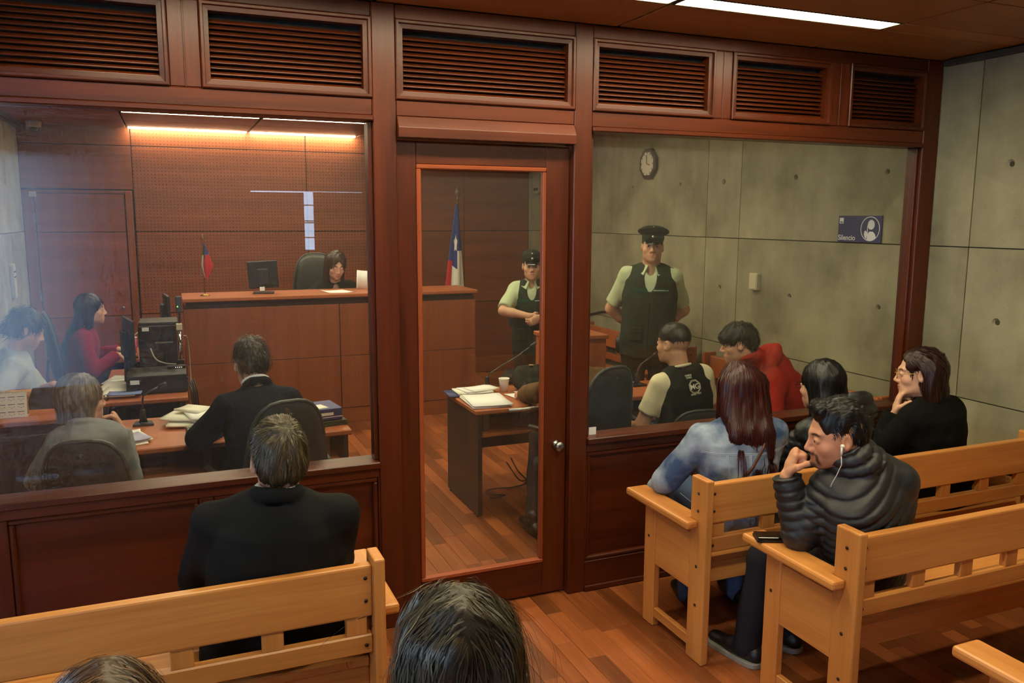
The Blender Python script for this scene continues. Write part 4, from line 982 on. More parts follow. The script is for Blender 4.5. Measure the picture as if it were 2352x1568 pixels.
        if qglob:
            sp, amp, wd, dv = qglob; m = np.abs(f.F) < .03; ix = np.nonzero(m); P = np.stack([f.ax[d_][ix[d_]] for d_ in range(3)], -1).astype(float); w_ = (P-p.pel)@(p.M@nrm(dv)); mask = np.ones(len(P))
            for e_ in p.arm:
                for (u0, u1) in ((p.sho[e_], p.arm[e_][0]), p.arm[e_]):
                    t_ = np.clip((P-u0)@(u1-u0)/((u1-u0)@(u1-u0)), 0, 1); ds_ = np.linalg.norm(P-u0-t_[:, None]*(u1-u0), axis=1); mask *= np.clip((ds_-(.045+.03*(t_ < .12)))/.03, 0, 1)
            ph = np.mod(w_/sp, 1.0); dd = np.minimum(ph, 1-ph)*sp; f.F[ix] += (mask*amp*np.exp(-(dd/wd)**2)).astype(np.float32)
        if wr: f.noise(wr, wfreq*1.3, seed, stretch); f.noise(wr*.42, wfreq*3.4, seed+9, (1, 1, .8))
        # open cuffs and hem a little: hollow ends read as cloth edges
        if sleeve:
            for e in p.arm:
                el, wv = p.arm[e]
                if sleeve <= .5: end = p.sho[e]+(el-p.sho[e])*min(1, sleeve*2); dirv = nrm(el-p.sho[e])
                else: end = el+(wv-el)*(sleeve*2-1); dirv = nrm(wv-el)
                q = end; f._put(q-.07, q+.09, (lambda x, y, z, q=q, dv=dirv: np.maximum(-((x-q[0])*dv[0]+(y-q[1])*dv[1]+(z-q[2])*dv[2]), np.sqrt((x-q[0])**2+(y-q[1])**2+(z-q[2])**2)-.075)), .004, True)
        if vneck:
            a, b, dep = vneck; f.ell(p.neck+p.M@(A_(0, .10, a)*s), A_(b, .09, dep)*s, p.M, .01, True)
        if cut: cut(f)
        V, Q = f.surf(); p.f[name] = f; C = None if cols is None else cols(V)
        o = np_mesh(name, V, Q, mat, p.root, p.base, C); 
        if label: o['label'] = label
        return f
    def legsw(p, mat, name='trousers', shoe=(24, 22, 22), t=.010, sole=None, res=None, wr=.004, skirt=False):
        s = p.s; pts = [p.pel]
        for e in p.leg: pts += [p.hip[e], *p.leg[e]]
        lo, hi = p.bbox(pts, .2); f = Fld(lo, hi, res or max(p.res, .015)); f.ell(p.pel+A_(0, 0, .02), A_(.165*p.w, .125*p.d, .12)*s, p.M, .03)
        for e in p.leg:
            k, a = p.leg[e]; f.seg(p.hip[e], k, .082*s+t, .062*s+t, .03); f.seg(k, a-A_(0, 0, .02), .058*s+t, .046*s+t, .015)
        f.noise(wr, 14, 5); V, Q = f.surf(); np_mesh(name, V, Q, mat, p.root, p.base)
        for e in p.leg:
            k, a = p.leg[e]; fw = nrm((p.fy if not hasattr(p, 'foot') else p.foot)*A_(1, 1, 0)); b = A_(a[0], a[1], getattr(p, 'floor', 0)); g = Fld(b-A_(.3, .3, .02), b+A_(.3, .3, .2), .009); sd = A_(fw[1], -fw[0], 0)
            g.seg(b-fw*.045+A_(0, 0, .045), b+fw*.06+A_(0, 0, .042), .040, .040, .02, (sd, 1.1)); g.seg(b+fw*.05+A_(0, 0, .036), b+fw*.17+A_(0, 0, .030), .040, .034, .03, (A_(0, 0, 1), 1.25)); g.seg(b+A_(0, 0, .05), a+A_(0, 0, .02), .042, .042, .02)
            g.plane_cut(b+A_(0, 0, .003), A_(0, 0, -1), .006); V, Q = g.surf(); so = np_mesh('shoe', V, Q, plain('shoe_%d_%d_%d' % shoe, shoe, .4), p.root, p.base)
            if sole: 
                P = rrect(-.052, .052, -.085, .205, .05, 4); c = R(0); pr = prism('sole', [(b[0]+sd[0]*u+fw[0]*v-p.base[0], b[1]+sd[1]*u+fw[1]*v-p.base[1]) for (u, v) in P], 'z', b[2], b[2]+.022, plain('sole_%d' % sole[0], sole, .6), so, .004, 1)
        return f
    def hair(p, prims, col, N=1200, length=.05, steps=7, width=.0022, flow=None, res=.005, noise=.0025, nfreq=90, nst=(1, 1, .35), seed=3, lift=.002, var=.3, name='hair', box=(.13, .14), wav=0., cols=None, extra=None, keep=None):
        h = p.h; s = p.s; lo = h.c-A_(.14, .14, .14)*s; hi = h.c+A_(.15, .15, .16)*s; ex = p_ext = extra or []
        for q in ex: lo = np.minimum(lo, A_(*q)-.07); hi = np.maximum(hi, A_(*q)+.07)
        f = Fld(lo, hi, res); prims(f, h); 
        if noise: f.noise(noise, nfreq, seed, nst)
        V, Q = f.surf(); cb = np.array(srgb(*col)[:3]); g = np.random.RandomState(seed); C = np.tile(cb*.75, (len(V), 1))
        if cols is not None: C = cols(h.loc(V), C)
        if N:
            r = strands(name, f, V, N, h, flow or radial_flow((0, -.05, .10)), length, steps, width, col, p.root, p.base, seed, lift, var, keep, wav=wav)
            if r is not None:
                VV, QQ, CC = r
                if cols is not None: CC = cols(h.loc(VV), CC)
                Q = np.concatenate([Q, QQ+len(V)]); V = np.concatenate([V, VV]); C = np.concatenate([C, CC])
        p.f[name] = f; return np_mesh(name, V, Q, HAIRM(), p.root, p.base, C)
# hair shapes in head space
def hair_short(top=.012, side=.006, back=-.075, fringe=.062, face_cut=True):
    def f(F, h):
        h.ell(F, (0, -.016, .034), (.077+side, .100+side, .090+top), .01)
        h.ell(F, (0, -.045, -.01), (.070+side, .068+side, .065), .02)
        if face_cut: h.ell(F, (0, .105, -.03), (.074, .075, fringe+.03), .012, True)
        for s in (-1, 1): h.ell(F, (s*.085, .045, -.050), (.040, .055, .060), .01, True); h.ell(F, (s*.088, -.010, -.008), (.020, .024, .034), .006, True)
        F.plane_cut(h.P(0, -.05, back), h.M@A_(0, .35, -1), .015)
    return f
def hair_long(drop=.28, width=.085, vol=.016, back_y=-.075, side_drop=.2, side=.070, part=True, curtain=True, face_w=.058, body=None, bdrop=.15, bback=-.112):
    def f(F, h):
        h.ell(F, (0, -.018, .034), (.078+vol, .100+vol*.8, .090+vol), .01)
        for x in (-width*.55, 0, width*.55): h.seg(F, (x*.9, back_y+.015, .02), (x*1.05, back_y-.004, -drop), .058, .034, .03, flat=((0, 1, 0), 1.35))
        if body is not None:
            for x in (-width*.5, 0, width*.5): F.seg(h.P(x, back_y-.002, -.07), body.neck+body.M@A_(x*1.1, bback, -bdrop), .052, .034, .03, (body.M[:, 1], 1.5))
        if curtain:
            for s in (-1, 1): h.seg(F, (s*side, -.018, .03), (s*(side+.012), -.012, -side_drop), .040, .026, .025, flat=((1, 0, 0), 1.5))
        h.ell(F, (0, .095, -.035), (face_w, .080, .098), .015, True); h.ell(F, (0, .10, -.13), (face_w*.95, .085, .08), .02, True)
    return f
def down_flow(c0=(0, 0.0, .12), g=1.2, lat=.8):
    c0 = np.array(c0)
    def f(q):
        d = q-c0; d /= np.linalg.norm(d, axis=1)[:, None]+1e-9; w = np.clip((q[:, 2:3]+.02)/.10, 0, 1); return d*w*lat+np.array((0, 0, -1.0))*(g*(1-w)+.25)
    return f

# ================================================================== PEOPLE
def hd(d, n, side, **k): return dict(d=A_(*d), n=A_(*n), side=side, **k)
def hid(d=(0, .8, -.3), n=(0, 0, -1), side=1): return dict(d=A_(*d), n=A_(*n), side=side, fine=False)
def drape(f, P, d, off=.002, it=90, step=.008):
    P = np.array(P, float); d = nrm(d)
    for _ in range(it): P = P+d*np.clip(f.sample(P)-off, -step, step)[:, None]
    return P
def drape_obj(o, p, f, d, off=.002):
    """push a flat mesh (already placed in front of the garment) onto the cloth"""
    bpy.context.view_layer.update(); me = o.data; n = len(me.vertices); V = np.empty(n*3, np.float32); me.vertices.foreach_get('co', V); V = V.reshape(-1, 3)
    mw = np.array(o.matrix_world); Wd = V@mw[:3, :3].T+mw[:3, 3]; Wd = drape(f, Wd, d, off); me.vertices.foreach_set('co', (Wd-p.base).astype(np.float32).ravel()); me.update()
    o.location = (0, 0, 0); o.rotation_euler = (0, 0, 0); o.scale = (1, 1, 1); return o
def band(p, name, f, A, B, hh, d, mat, n=24, m=4, off=.002, th=.002):
    """cloth band from A to B, height hh, draped along d"""
    A, B = np.asarray(A, float), np.asarray(B, float); up = p.M[:, 2]; G = [A+(B-A)*i/n+up*(j/m-.5)*hh for i in range(n+1) for j in range(m+1)]; G = drape(f, np.array(G), d, off)
    Q = np.array([(i*(m+1)+j, (i+1)*(m+1)+j, (i+1)*(m+1)+j+1, i*(m+1)+j+1) for i in range(n) for j in range(m)]); V = np.concatenate([G, G-nrm(d)*th]); Q = np.concatenate([Q, (Q+len(G))[:, ::-1]])
    return np_mesh(name, V, Q, mat, p.root, p.base)
def dtube(p, name, f, P, r, mat, d, off=.0015, parent=None, n=6):
    P = np.array(P, float); Q = []
    for i in range(len(P)-1):
        for k in range(8): Q.append(P[i]+(P[i+1]-P[i])*k/8)
    Q.append(P[-1]); Q = drape(f, np.array(Q), d, off); return tube(name, Q-p.base, r, mat, p.root, n)
def part_field(p, name, lo, hi, res, fn, mat, cut=None, cols=None, parent=None, smooth=True):
    f = Fld(np.asarray(lo), np.asarray(hi), res); fn(f); V, Q = f.surf(); return np_mesh(name, V, Q, mat, parent or p.root, p.base, cols, smooth)
def glasses(p, mat, w=.022, hgt=.017, round_=False, thick=.0016):
    h = p.h; g = bpy.data.objects.new('glasses', None); link(g, p.root)
    for s in (-1, 1):
        P = [h.P(s*.033+w*math.copysign(abs(math.cos(a))**.8, math.cos(a)), .108-.10*abs(w*math.cos(a)), -.001+hgt*math.sin(a))-p.base for a in np.linspace(0, 2*math.pi, 20, endpoint=False)]
        tube('rim', P, thick, mat, g, 6, True)
        tube('temple', [h.P(s*.056, .104, .004)-p.base, h.P(s*.074, .06, .006)-p.base, h.P(s*.083, -.005, .010)-p.base, h.P(s*.083, -.022, -.004)-p.base], thick, mat, g, 6)
    tube('bridge', [h.P(-.011, .110, .004)-p.base, h.P(0, .116, .006)-p.base, h.P(.011, .110, .004)-p.base], thick, mat, g, 6); return g
def ring_collar(p, name, rad, r, z, mat, fwd=.0):
    f = Fld(p.neck-.13, p.neck+.13, .006); c0 = p.neck+p.M@A_(0, fwd, z); f.chain([c0+p.M@A_(math.cos(2*math.pi*i/20)*rad, math.sin(2*math.pi*i/20)*rad, -math.sin(2*math.pi*i/20)*.016) for i in range(21)], [r]*21, .006)
    V, Q = f.surf(); return np_mesh(name, V, Q, mat, p.root, p.base)
EARK = lambda q: ~((np.abs(q[:, 0]) > .058) & (q[:, 1] > -.045) & (q[:, 2] < .028)) & (q[:, 2] > -.070)
SUIT = cloth('black_suit', (25, 25, 24), .85, .15, 200, .1)
WHITE = cloth('white_shirt', (225, 228, 232))
GOLD = plain('gold_metal', (196, 160, 84), .3, .9)

# --- man in black suit, foreground left bench, from behind
p = Person('man in a black suit seen from behind, seated on the left bench', (.25, -.80, .52), (.272, -.875, .985), -10, (.285, -.845, 1.096), 2, 2, 0, s=1.0, w=1.24, d=1.04, res=.011, fine=.0042, skin=(205, 150, 120), hairc=(58, 48, 36))
p.sho[1] += A_(0, 0, .010)+p.fx*.012; p.sho[-1] += A_(0, 0, -.012)-p.fx*.012
p.set_arm(-1, (.02, -.50, .50), (-.6, -.6, -.5), hid()); p.set_arm(1, (.47, -.53, .50), (.5, -.6, -.6), hid())
p.body(face=False)
def _pads(f):
    for e in (-1, 1): f.seg(p.neck+p.M@A_(e*.055, -.004, -.024), p.sho[e]+A_(0, 0, .016)+p.fx*e*.008, .036, .036, .03)
    c0 = p.neck+p.M@A_(0, -.006, .0)
    for j in range(3): f.chain([c0+A_(0, 0, .010*j)+p.M@A_(math.cos(a)*.068, math.sin(a)*.066, -math.sin(a)*.022) for a in np.linspace(math.pi*.95, math.pi*2.05, 14)], [.0085]*14, .012)
p.top('jacket', SUIT, t=.019, hem=-.16, wr=.0045, sh_r=.042, arm_r=.88, res=.008, extra=_pads, wfreq=12); p.legsw(SUIT)
ring_collar(p, 'shirt_collar', .060, .011, .026, WHITE)
p.hair(hair_short(.014, .007, -.100), (74, 64, 44), N=4800, length=.034, steps=6, width=.0019, flow=radial_flow((.012, -.075, .085), .35), res=.0042, lift=.0018, var=.45, noise=.0035, wav=.18, keep=EARK)
for zz in (0,):
    dtube(p, 'back_seam', p.f['jacket'], [p.pel+p.M@A_(0, -.3, .05), p.pel+p.M@A_(0, -.3, p.H*.9)], .0012, SUIT, p.M[:, 1], .0005)

# --- man in navy suit at the desk
NAVY = cloth('navy_suit', (22, 25, 36), .85, .12, 200, .1)
p = Person('man in a navy suit bent over papers, seen from behind at the left desk', (.40, .64, .50), (.372, .83, .985), 6, (.358, .915, 1.10), 8, 22, 2, s=.98, w=1.02, res=.012, fine=.0055, skin=(205, 152, 122), hairc=(46, 36, 28))
p.set_arm(-1, (.20, 1.15, .72), (-.8, -.3, -.5), hid((.2, .9, -.2), (0, 0, -1), -1)); p.set_arm(1, (.52, 1.17, .72), (.7, -.3, -.5), hid((-.2, .9, -.2), (0, 0, -1), 1))
p.body(face=False); p.top('jacket', NAVY, t=.018, hem=-.14, wr=.004, extra=_pads, wfreq=12); p.legsw(NAVY); ring_collar(p, 'shirt_collar', .060, .011, .036, WHITE)
p.hair(hair_short(.016, .008, -.080), (44, 34, 26), N=2200, length=.034, steps=6, width=.0024, flow=radial_flow((0, -.06, .09), .3), lift=.007, var=.4, wav=.4, noise=.004, keep=EARK)

# --- grey-haired woman at the left desk, chin on hand
GREYJ = cloth('grey_blazer', (128, 130, 134), .85, .12, 240, .15)
p = Person('woman with a grey-blond bob and dark glasses in a grey blazer, chin on her hand', (-.40, .70, .50), (-.412, .82, .880), -8, (-.424, .885, .985), -58, 4, 0, s=.95, w=.78, res=.012, fine=.0052, skin=(206, 152, 126), hairc=(110, 96, 80))
p.set_arm(1, (-.270, .985, .792), (.25, .3, -1), hd((-.30, -.14, .93), (-.9, -.2, .1), 1, curl=(.45, .75, .8, .85), thumb=.3)); p.set_arm(-1, (-.50, 1.08, .71), (-.6, -.4, -.6), hid((.3, .9, -.1)))
p.body(); p.top('blazer', GREYJ, t=.016, wr=.004, hem=-.12, fem=.6, collar=(.016, .068, .012)); p.legsw(cloth('grey_trousers', (60, 62, 68)))
glasses(p, plain('black_frame', (18, 17, 18), .35), .023, .016)
def _bob(F, h):
    h.ell(F, (0, -.020, .030), (.093, .110, .104), .01)
    for s in (-1, 1): h.seg(F, (s*.055, -.022, .02), (s*.062, -.024, -.105), .050, .040, .03)
    h.seg(F, (0, -.06, 0), (0, -.066, -.105), .075, .058, .03, flat=((0, 1, 0), 1.2)); h.ell(F, (0, .100, -.03), (.060, .082, .10), .015, True); h.ell(F, (0, .09, -.13), (.06, .085, .07), .02, True)
    F.plane_cut(h.P(0, 0, -.118), h.M@A_(0, 0, -1), .02)
def _greyc(q, C):
    m = (.5+.5*np.sin(q[:, 0]*170+q[:, 1]*120+4*np.sin(q[:, 2]*18)))[:, None]; return C*(.85+.5*m)
p.hair(_bob, (104, 92, 80), N=2200, length=.10, steps=8, width=.0028, flow=down_flow(), lift=.002, var=.25, cols=_greyc)

# --- man at the left edge typing on a laptop
p = Person('man with dark tied hair in a pale short-sleeved shirt typing at the left edge', (-1.03, 2.76, .50), (-.985, 2.76, .955), -80, (-.902, 2.755, 1.105), -80, 22, 0, s=.97, w=1.05, res=.013, fine=.0055, skin=(206, 158, 132), hairc=(34, 30, 32))
p.set_arm(1, (-.82, 2.46, .735), (-.3, -.8, -.6), hd((.9, -.10, -.12), (0, 0, -1), -1, curl=(.3, .3, .3, .3))); p.set_arm(-1, (-.76, 2.70, .735), (-.4, .9, -.5), hd((.9, -.2, -.12), (0, 0, -1), 1, curl=(.3, .3, .3, .3)))
p.body(stubble=.3, lips=.4); p.top('shirt', cloth('pale_shirt', (164, 168, 164), .85), t=.014, sleeve=.47, wr=.006, hem=-.12, arm_r=1.1, collar=(.022, .064, .009)); p.legsw(cloth('dark_trousers', (40, 40, 44)))
def _tied(F, h):
    hair_short(.022, .014, -.07)(F, h); h.ell(F, (0, -.115, -.03), (.032, .034, .040), .02)
p.hair(_tied, (34, 30, 34), N=1500, length=.06, steps=7, width=.003, flow=radial_flow((0, .04, .11), .3), lift=.007, var=.35, wav=.4, noise=.005)

# --- woman in a red blazer typing, profile
REDB = cloth('crimson_blazer', (138, 22, 46), .85)
p = Person('woman with long dark hair in a crimson blazer typing, in profile', (-.72, 3.76, .52), (-.655, 3.755, .985), -82, (-.597, 3.755, 1.125), -84, 2, 0, s=.95, w=.96, res=.014, fine=.006, skin=(214, 166, 140), hairc=(28, 22, 24))
p.set_arm(1, (-.43, 3.66, .765), (-.5, -.6, -.6), hd((.95, .15, -.1), (0, 0, -1), -1, curl=(.3, .3, .3, .3))); p.set_arm(-1, (-.43, 3.95, .765), (-.5, .7, -.6), hd((.95, -.1, -.1), (0, 0, -1), 1, curl=(.3, .3, .3, .3)))
p.body(); p.top('blazer', REDB, t=.012, wr=.004, fem=.8, hem=-.2, collar=(.014, .066, .011)); p.legsw(cloth('dark_trousers', (40, 40, 44)))
p.hair(hair_long(.14, .075, .012, -.078, .13, .062, face_w=.060, body=p, bdrop=.20, bback=-.130), (28, 23, 26), N=1200, length=.18, steps=9, width=.003, flow=down_flow(), lift=.002, extra=[p.neck+p.M@A_(0, -.15, -.24)], var=.3)

# --- the judge
p = Person('judge with long brown hair in black, reading behind the high bench', (1.49, 4.72, .80), (1.477, 4.60, 1.235), 176, (1.476, 4.53, 1.388), 186, 20, -3, s=1.0, w=.96, res=.014, fine=.006, skin=(216, 168, 146), hairc=(58, 38, 26))
p.set_arm(-1, (1.70, 4.38, 1.165), (.8, .3, -.6), hd((-.05, -.45, .75), (-.8, .2, .2), -1, curl=(.5, .5, .5, .5))); p.set_arm(1, (1.30, 4.36, 1.15), (-.8, .4, -.4), hd((.35, -.6, -.2), (0, 0, -1), 1, fine=False))
p.leg[-1] = (p.hip[-1]+A_(.03, -.40, .02), p.hip[-1]*A_(1, 1, 0)+A_(.03, -.16, .37)); p.leg[1] = (p.hip[1]+A_(-.03, -.40, .02), p.hip[1]*A_(1, 1, 0)+A_(-.03, -.16, .37)); p.floor = .28
p.body(open_eyes=False, lips=1.2); p.top('jacket', SUIT, t=.014, fem=.6, vneck=(-.10, .045, .10)); p.legsw(SUIT)
p.hair(hair_long(.20, .080, .014, -.070, .21, .068, face_w=.056), (66, 44, 30), N=1400, length=.18, steps=9, width=.0032, flow=down_flow((.02, .03, .12)), lift=.004, extra=[p.h.P(0, -.1, -.28), p.h.P(0, .06, -.25)], var=.4, wav=.35, noise=.004)

# --- guards
OLIVE = cloth('olive_vest', (44, 51, 40), .85, .12, 200, .15); SHIRTG = cloth('pale_green_shirt', (184, 196, 158), .85); OLIVET = cloth('olive_trousers', (48, 44, 34), .85)
CAPM = cloth('cap_green', (34, 42, 34), .7); VISM = plain('visor_black', (12, 12, 12), .12, coat=.5)
def cap(p, high=.055, soft=False):
    h = p.h; c = bpy.data.objects.new('cap', None); link(c, p.root); lo = h.c-A_(.2, .2, .08); hi = h.c+A_(.2, .2, .24)
    def crown(f):
        h.ell(f, (0, -.014, .058), (.087, .107, .030), .01); h.ell(f, (0, -.012, .075), (.088, .108, .026), .01)
        if soft: h.ell(f, (0, -.012, .095), (.089, .106, .060), .015)
        else: h.ell(f, (0, -.006, .116), (.122, .134, .028), .018, rot=rotm(0, -12)); h.ell(f, (0, .035, .132), (.085, .08, .030), .02)
    part_field(p, 'crown', lo, hi, .006, crown, CAPM, parent=c)
    def visor(f): h.ell(f, (0, .094, .034), (.066, .050, .010), .004, rot=rotm(0, 26))
    part_field(p, 'visor', lo, hi, .005, visor, VISM, parent=c)
    for (y, z, r) in ((.116, .146, .007), (.104, .074, .010)) if not soft else ((.092, .118, .007), (.100, .072, .009)):
        q = lathe('badge', [(r, -.004), (r, .003), (r*.5, .005)], plain('silver_badge', (190, 186, 170), .3, .8), c, tuple(h.P(0, y, z)-p.base), 12); q.rotation_euler = Matrix(np.stack([h.M[:, 0], h.M[:, 2], h.M[:, 1]], 1)*np.array((1, 1, 1))).to_euler() if False else (R(90), 0, R(math.degrees(math.atan2(h.M[1, 1], h.M[0, 1]))+90))
    return c
def collar_flaps(p, mat, k=1.0):
    for e in (-1, 1):
        P = [(e*.062, -.01, .012), (e*.020, .082, -.004), (e*.050, .112, -.070), (e*.092, .070, -.045), (e*.085, .01, -.012)]; s = p.s; A = [p.neck+p.M@(A_(*q)*s*k)-p.base for q in P]; o = p.M@A_(e*.3, .8, .5)*.008
        V = A+[a+o for a in A]; n = 5; F = [tuple(range(n)), tuple(range(2*n-1, n-1, -1))]+[(i, (i+1) % n, n+(i+1) % n, n+i) for i in range(n)]
        mesh('collar_flap', V, F, mat, p.root, fixn=True)
def guard_vest(p, txt=True):
    f = p.f['vest']; back = -p.M[:, 1]; c = lambda u, v: p.pel+p.M@A_(u, .42, v)
    GR = cloth('green_stripe', (26, 66, 48), .8)
    band(p, 'chest_stripe', f, c(-.135, p.H*.695), c(-.015, p.H*.695), .030, back, GR); band(p, 'chest_stripe', f, c(.015, p.H*.695), c(.135, p.H*.695), .030, back, GR)
    dtube(p, 'zip', f, [c(0, -.05), c(0, p.H*.64)], .0022, plain('zip_black', (20, 22, 20), .4), back)
    for (u, v, w_, h_) in ((-.100, p.H*.16, .075, .13), (.085, p.H*.14, .085, .10)):
        o = box('pocket', -w_/2, w_/2, -.018, .018, -h_/2, h_/2, OLIVE, p.root, .008, seg=2); q = drape(f, np.array([c(u, v)]), back, .008)[0]; o.location = tuple(q-p.base); o.rotation_euler = (0, 0, R(p.byaw)); 
        fl = box('pocket_flap', -w_/2-.003, w_/2+.003, -.004, .004, -.02, .02, OLIVE, o, .003); fl.location = (0, .020, h_/2-.018)
    if txt:
        t = text_mesh('lettering', 'GENDARMERIA DE CHILE', .0165, plain('white_print', (225, 225, 215), .7), p.root, extrude=0, bold=.0004)
        _xs = [v.co.x for v in t.data.vertices]; _k = .112/(max(_xs)-min(_xs))
        for v in t.data.vertices: v.co *= _k
        q = c(-.080, p.H*.697); Mx = Matrix(np.stack([-p.M[:, 0], p.M[:, 2], p.M[:, 1]], 1)); t.matrix_world = Matrix.Translation(Vector(q)) @ Mx.to_4x4(); t.parent = p.root; t.matrix_parent_inverse = Matrix.Identity(4); t.matrix_basis = Matrix.Translation(Vector(q-p.base)) @ Mx.to_4x4()
        drape_obj(t, p, f, back, .0075)
p = Person('tall male guard in peaked cap and olive vest, hands behind his back', (3.295, 1.82, .93), (3.303, 1.805, 1.508), 148, (3.290, 1.775, 1.622), 148, -2, -2, s=1.05, w=1.06, d=1.05, res=.012, fine=.0045, skin=(206, 156, 122), hairc=(26, 20, 16), standing=True); p.byaw = 148; p.h.s = .94; p.h.c = p.h.c+A_(0, 0, .022)
p.set_arm(1, (3.315, 2.03, .99), (-.95, .45, -.1), hid((.6, -.2, -.4)), l1=.29, l2=.26); p.set_arm(-1, (3.455, 1.955, .99), (.95, -.45, -.1), hid((-.6, .3, -.4)), l1=.29, l2=.26)
p.body(fat=.007, neck_r=.062, arm_r=1.1, lips=.45); p.legsw(OLIVET, t=.016)
p.top('shirt', SHIRTG, t=.010, sleeve=.42, hem=-.05, arm_r=1.05, collar=(.016, .066, .010), wr=.004, vneck=(-.020, .032, .055)); collar_flaps(p, SHIRTG); p.top('vest', OLIVE, t=.020, sleeve=0, hem=-.10, belly=.010, extra=lambda F: [F.seg(p.neck+p.M@A_(e*.06, -.004, -.05), p.sho[e]-p.fx*e*.022*0-p.fx*e*.03, .056, .066, .02) for e in (-1, 1)], vneck=(-.075, .042, .115), wr=.003)
cap(p); guard_vest(p)
p.hair(hair_short(.004, .004, -.06), (26, 20, 16), N=500, length=.03, steps=4, width=.003)
for e in (-1, 1):
    ep = box('epaulette', -.045, .045, -.022, .022, -.004, .004, plain('epaulette', (28, 58, 40), .7), p.root, .003); ep.location = tuple(p.sho[e]*.75+p.neck*.25+A_(0, 0, .055)-p.base); ep.rotation_euler = (0, R(18*e), R(p.byaw))
rad = lathe('radio', [(.012, -.07), (.030, -.055), (.030, .045), (.012, .055), (.010, .085)], BLK(), p.root, tuple(p.pel+p.fx*.205+p.fy*.03+A_(0, 0, -.02)-p.base), 12)
tube('belt', [p.pel-p.base+p.fx*.182*math.cos(a)+p.fy*.150*math.sin(a)+A_(0, 0, .01) for a in np.linspace(0, 2*math.pi, 24, endpoint=False)], .018, plain('belt_black', (22, 20, 18), .5), p.root, 6, True, flat=.5)

p = Person('female guard in a green cap and olive vest, hands clasped, seen through the door', (2.875, 3.02, .80), (2.858, 3.0, 1.318), 158, (2.846, 2.97, 1.442), 160, 0, 0, s=.93, w=1.0, d=1.02, res=.013, fine=.006, skin=(208, 158, 126), hairc=(26, 20, 16), standing=True); p.byaw = 158
p.set_arm(1, (2.755, 2.80, 1.035), (-.9, .1, -.3), hd((.80, -.15, -.35), (.1, .9, -.1), 1, curl=(.5, .55, .6, .6))); p.set_arm(-1, (2.835, 2.78, 1.02), (.9, .3, -.3), hd((-.75, -.25, -.30), (0, .9, .1), -1, curl=(.45, .5, .5, .5)))
p.body(fat=.003, arm_r=1.05, lips=.7); p.legsw(OLIVET, t=.014); p.top('shirt', SHIRTG, t=.012, sleeve=.44, hem=-.05, arm_r=1.0, collar=(.014, .062, .010), vneck=(-.020, .030, .05)); collar_flaps(p, SHIRTG); p.top('vest', OLIVE, t=.018, sleeve=0, hem=-.12, belly=.008, vneck=(-.07, .040, .10), wr=.003)
cap(p, soft=True); guard_vest(p)
p.hair(hair_short(.004, .005, -.09), (26, 20, 16), N=300, length=.03, steps=4, width=.003)
tube('bracelet', [p.arm[-1][1]-p.base+A_(.031*math.cos(a)*.5, .030*math.sin(a), .031*math.cos(a)) for a in np.linspace(0, 6.28, 14, endpoint=False)], .003, BLK(), p.root, 5, True)

# --- man in black and white shirt, from behind
p = Person('man with a fade haircut in a black shirt with white sleeves and a round logo', (2.83, .60, .49), (2.775, .615, .975), 0, (2.748, .655, 1.112), 20, 2, 0, s=.98, w=1.02, res=.011, fine=.0045, skin=(200, 150, 118), hairc=(30, 24, 18))
p.set_arm(-1, (2.62, .90, .56), (-.5, -.8, -.4), hid((0, .9, -.1), (0, 0, -1), -1)); p.set_arm(1, (3.0, .88, .56), (.5, -.8, -.4), hid((0, .9, -.1), (0, 0, -1), 1))
p.body(stubble=.15, lips=.4, neck_r=.058, arm_r=1.1); p.legsw(cloth('dark_trousers', (40, 40, 44)))
p.top('sleeves', cloth('cream_sleeve', (214, 204, 170), .85), t=.010, sleeve=.34, hem=-.05, arm_r=1.08, wr=.003, res=.009); fb = p.top('shirt', cloth('black_jersey', (30, 31, 28), .8), t=.0165, sleeve=0, hem=-.14, wr=.004, res=.009, extra=lambda F: [F.seg(p.neck+p.M@A_(e*.05, -.004, -.045), p.sho[e]*.97+p.arm[e][0]*.03-p.fx*e*.006, .058, .0655, .02) for e in (-1, 1)])
ring_collar(p, 'collar', .060, .008, .004, cloth('cream_sleeve', (214, 204, 170), .85))
PRN = plain('cream_print', (226, 220, 196), .7)
def back_print(p, name, o, u, v, fld, sx=1.0):
    q = p.pel+p.M@A_(u, -.42, v); Mx = Matrix(np.stack([p.M[:, 0], p.M[:, 2], -p.M[:, 1]], 1)); o.matrix_basis = Matrix.Translation(Vector(q-p.base)) @ Mx.to_4x4(); return drape_obj(o, p, fld, p.M[:, 1], .0022)
back_print(p, 'l', text_mesh('lettering', 'SOMOS', .013, PRN, p.root, extrude=0, bold=.0003), -.012, p.H*.925, fb); back_print(p, 'l', text_mesh('lettering', 'CHILE', .014, PRN, p.root, extrude=0, bold=.0003), -.012, p.H*.900, fb)
back_print(p, 'l', text_mesh('lettering', 'M', .042, PRN, p.root, extrude=0, bold=.0006), -.003, p.H*.785, fb); back_print(p, 'l', text_mesh('lettering', 'G', .042, PRN, p.root, extrude=0, bold=.0006), .027, p.H*.785, fb)
back_print(p, 'l', text_mesh('lettering', 'Since 1924', .016, PRN, p.root, extrude=0, bold=.0002), .012, p.H*.70, fb)
for rr, ww in ((.040, .0026), (.034, .0016)):
    P = [p.pel+p.M@A_(.012+rr*math.cos(R(22.5+45*i)), -.42, p.H*.785+rr*math.sin(R(22.5+45*i))) for i in range(9)]; dtube(p, 'logo_ring', fb, P, ww*.7, PRN, p.M[:, 1], .001, n=4)
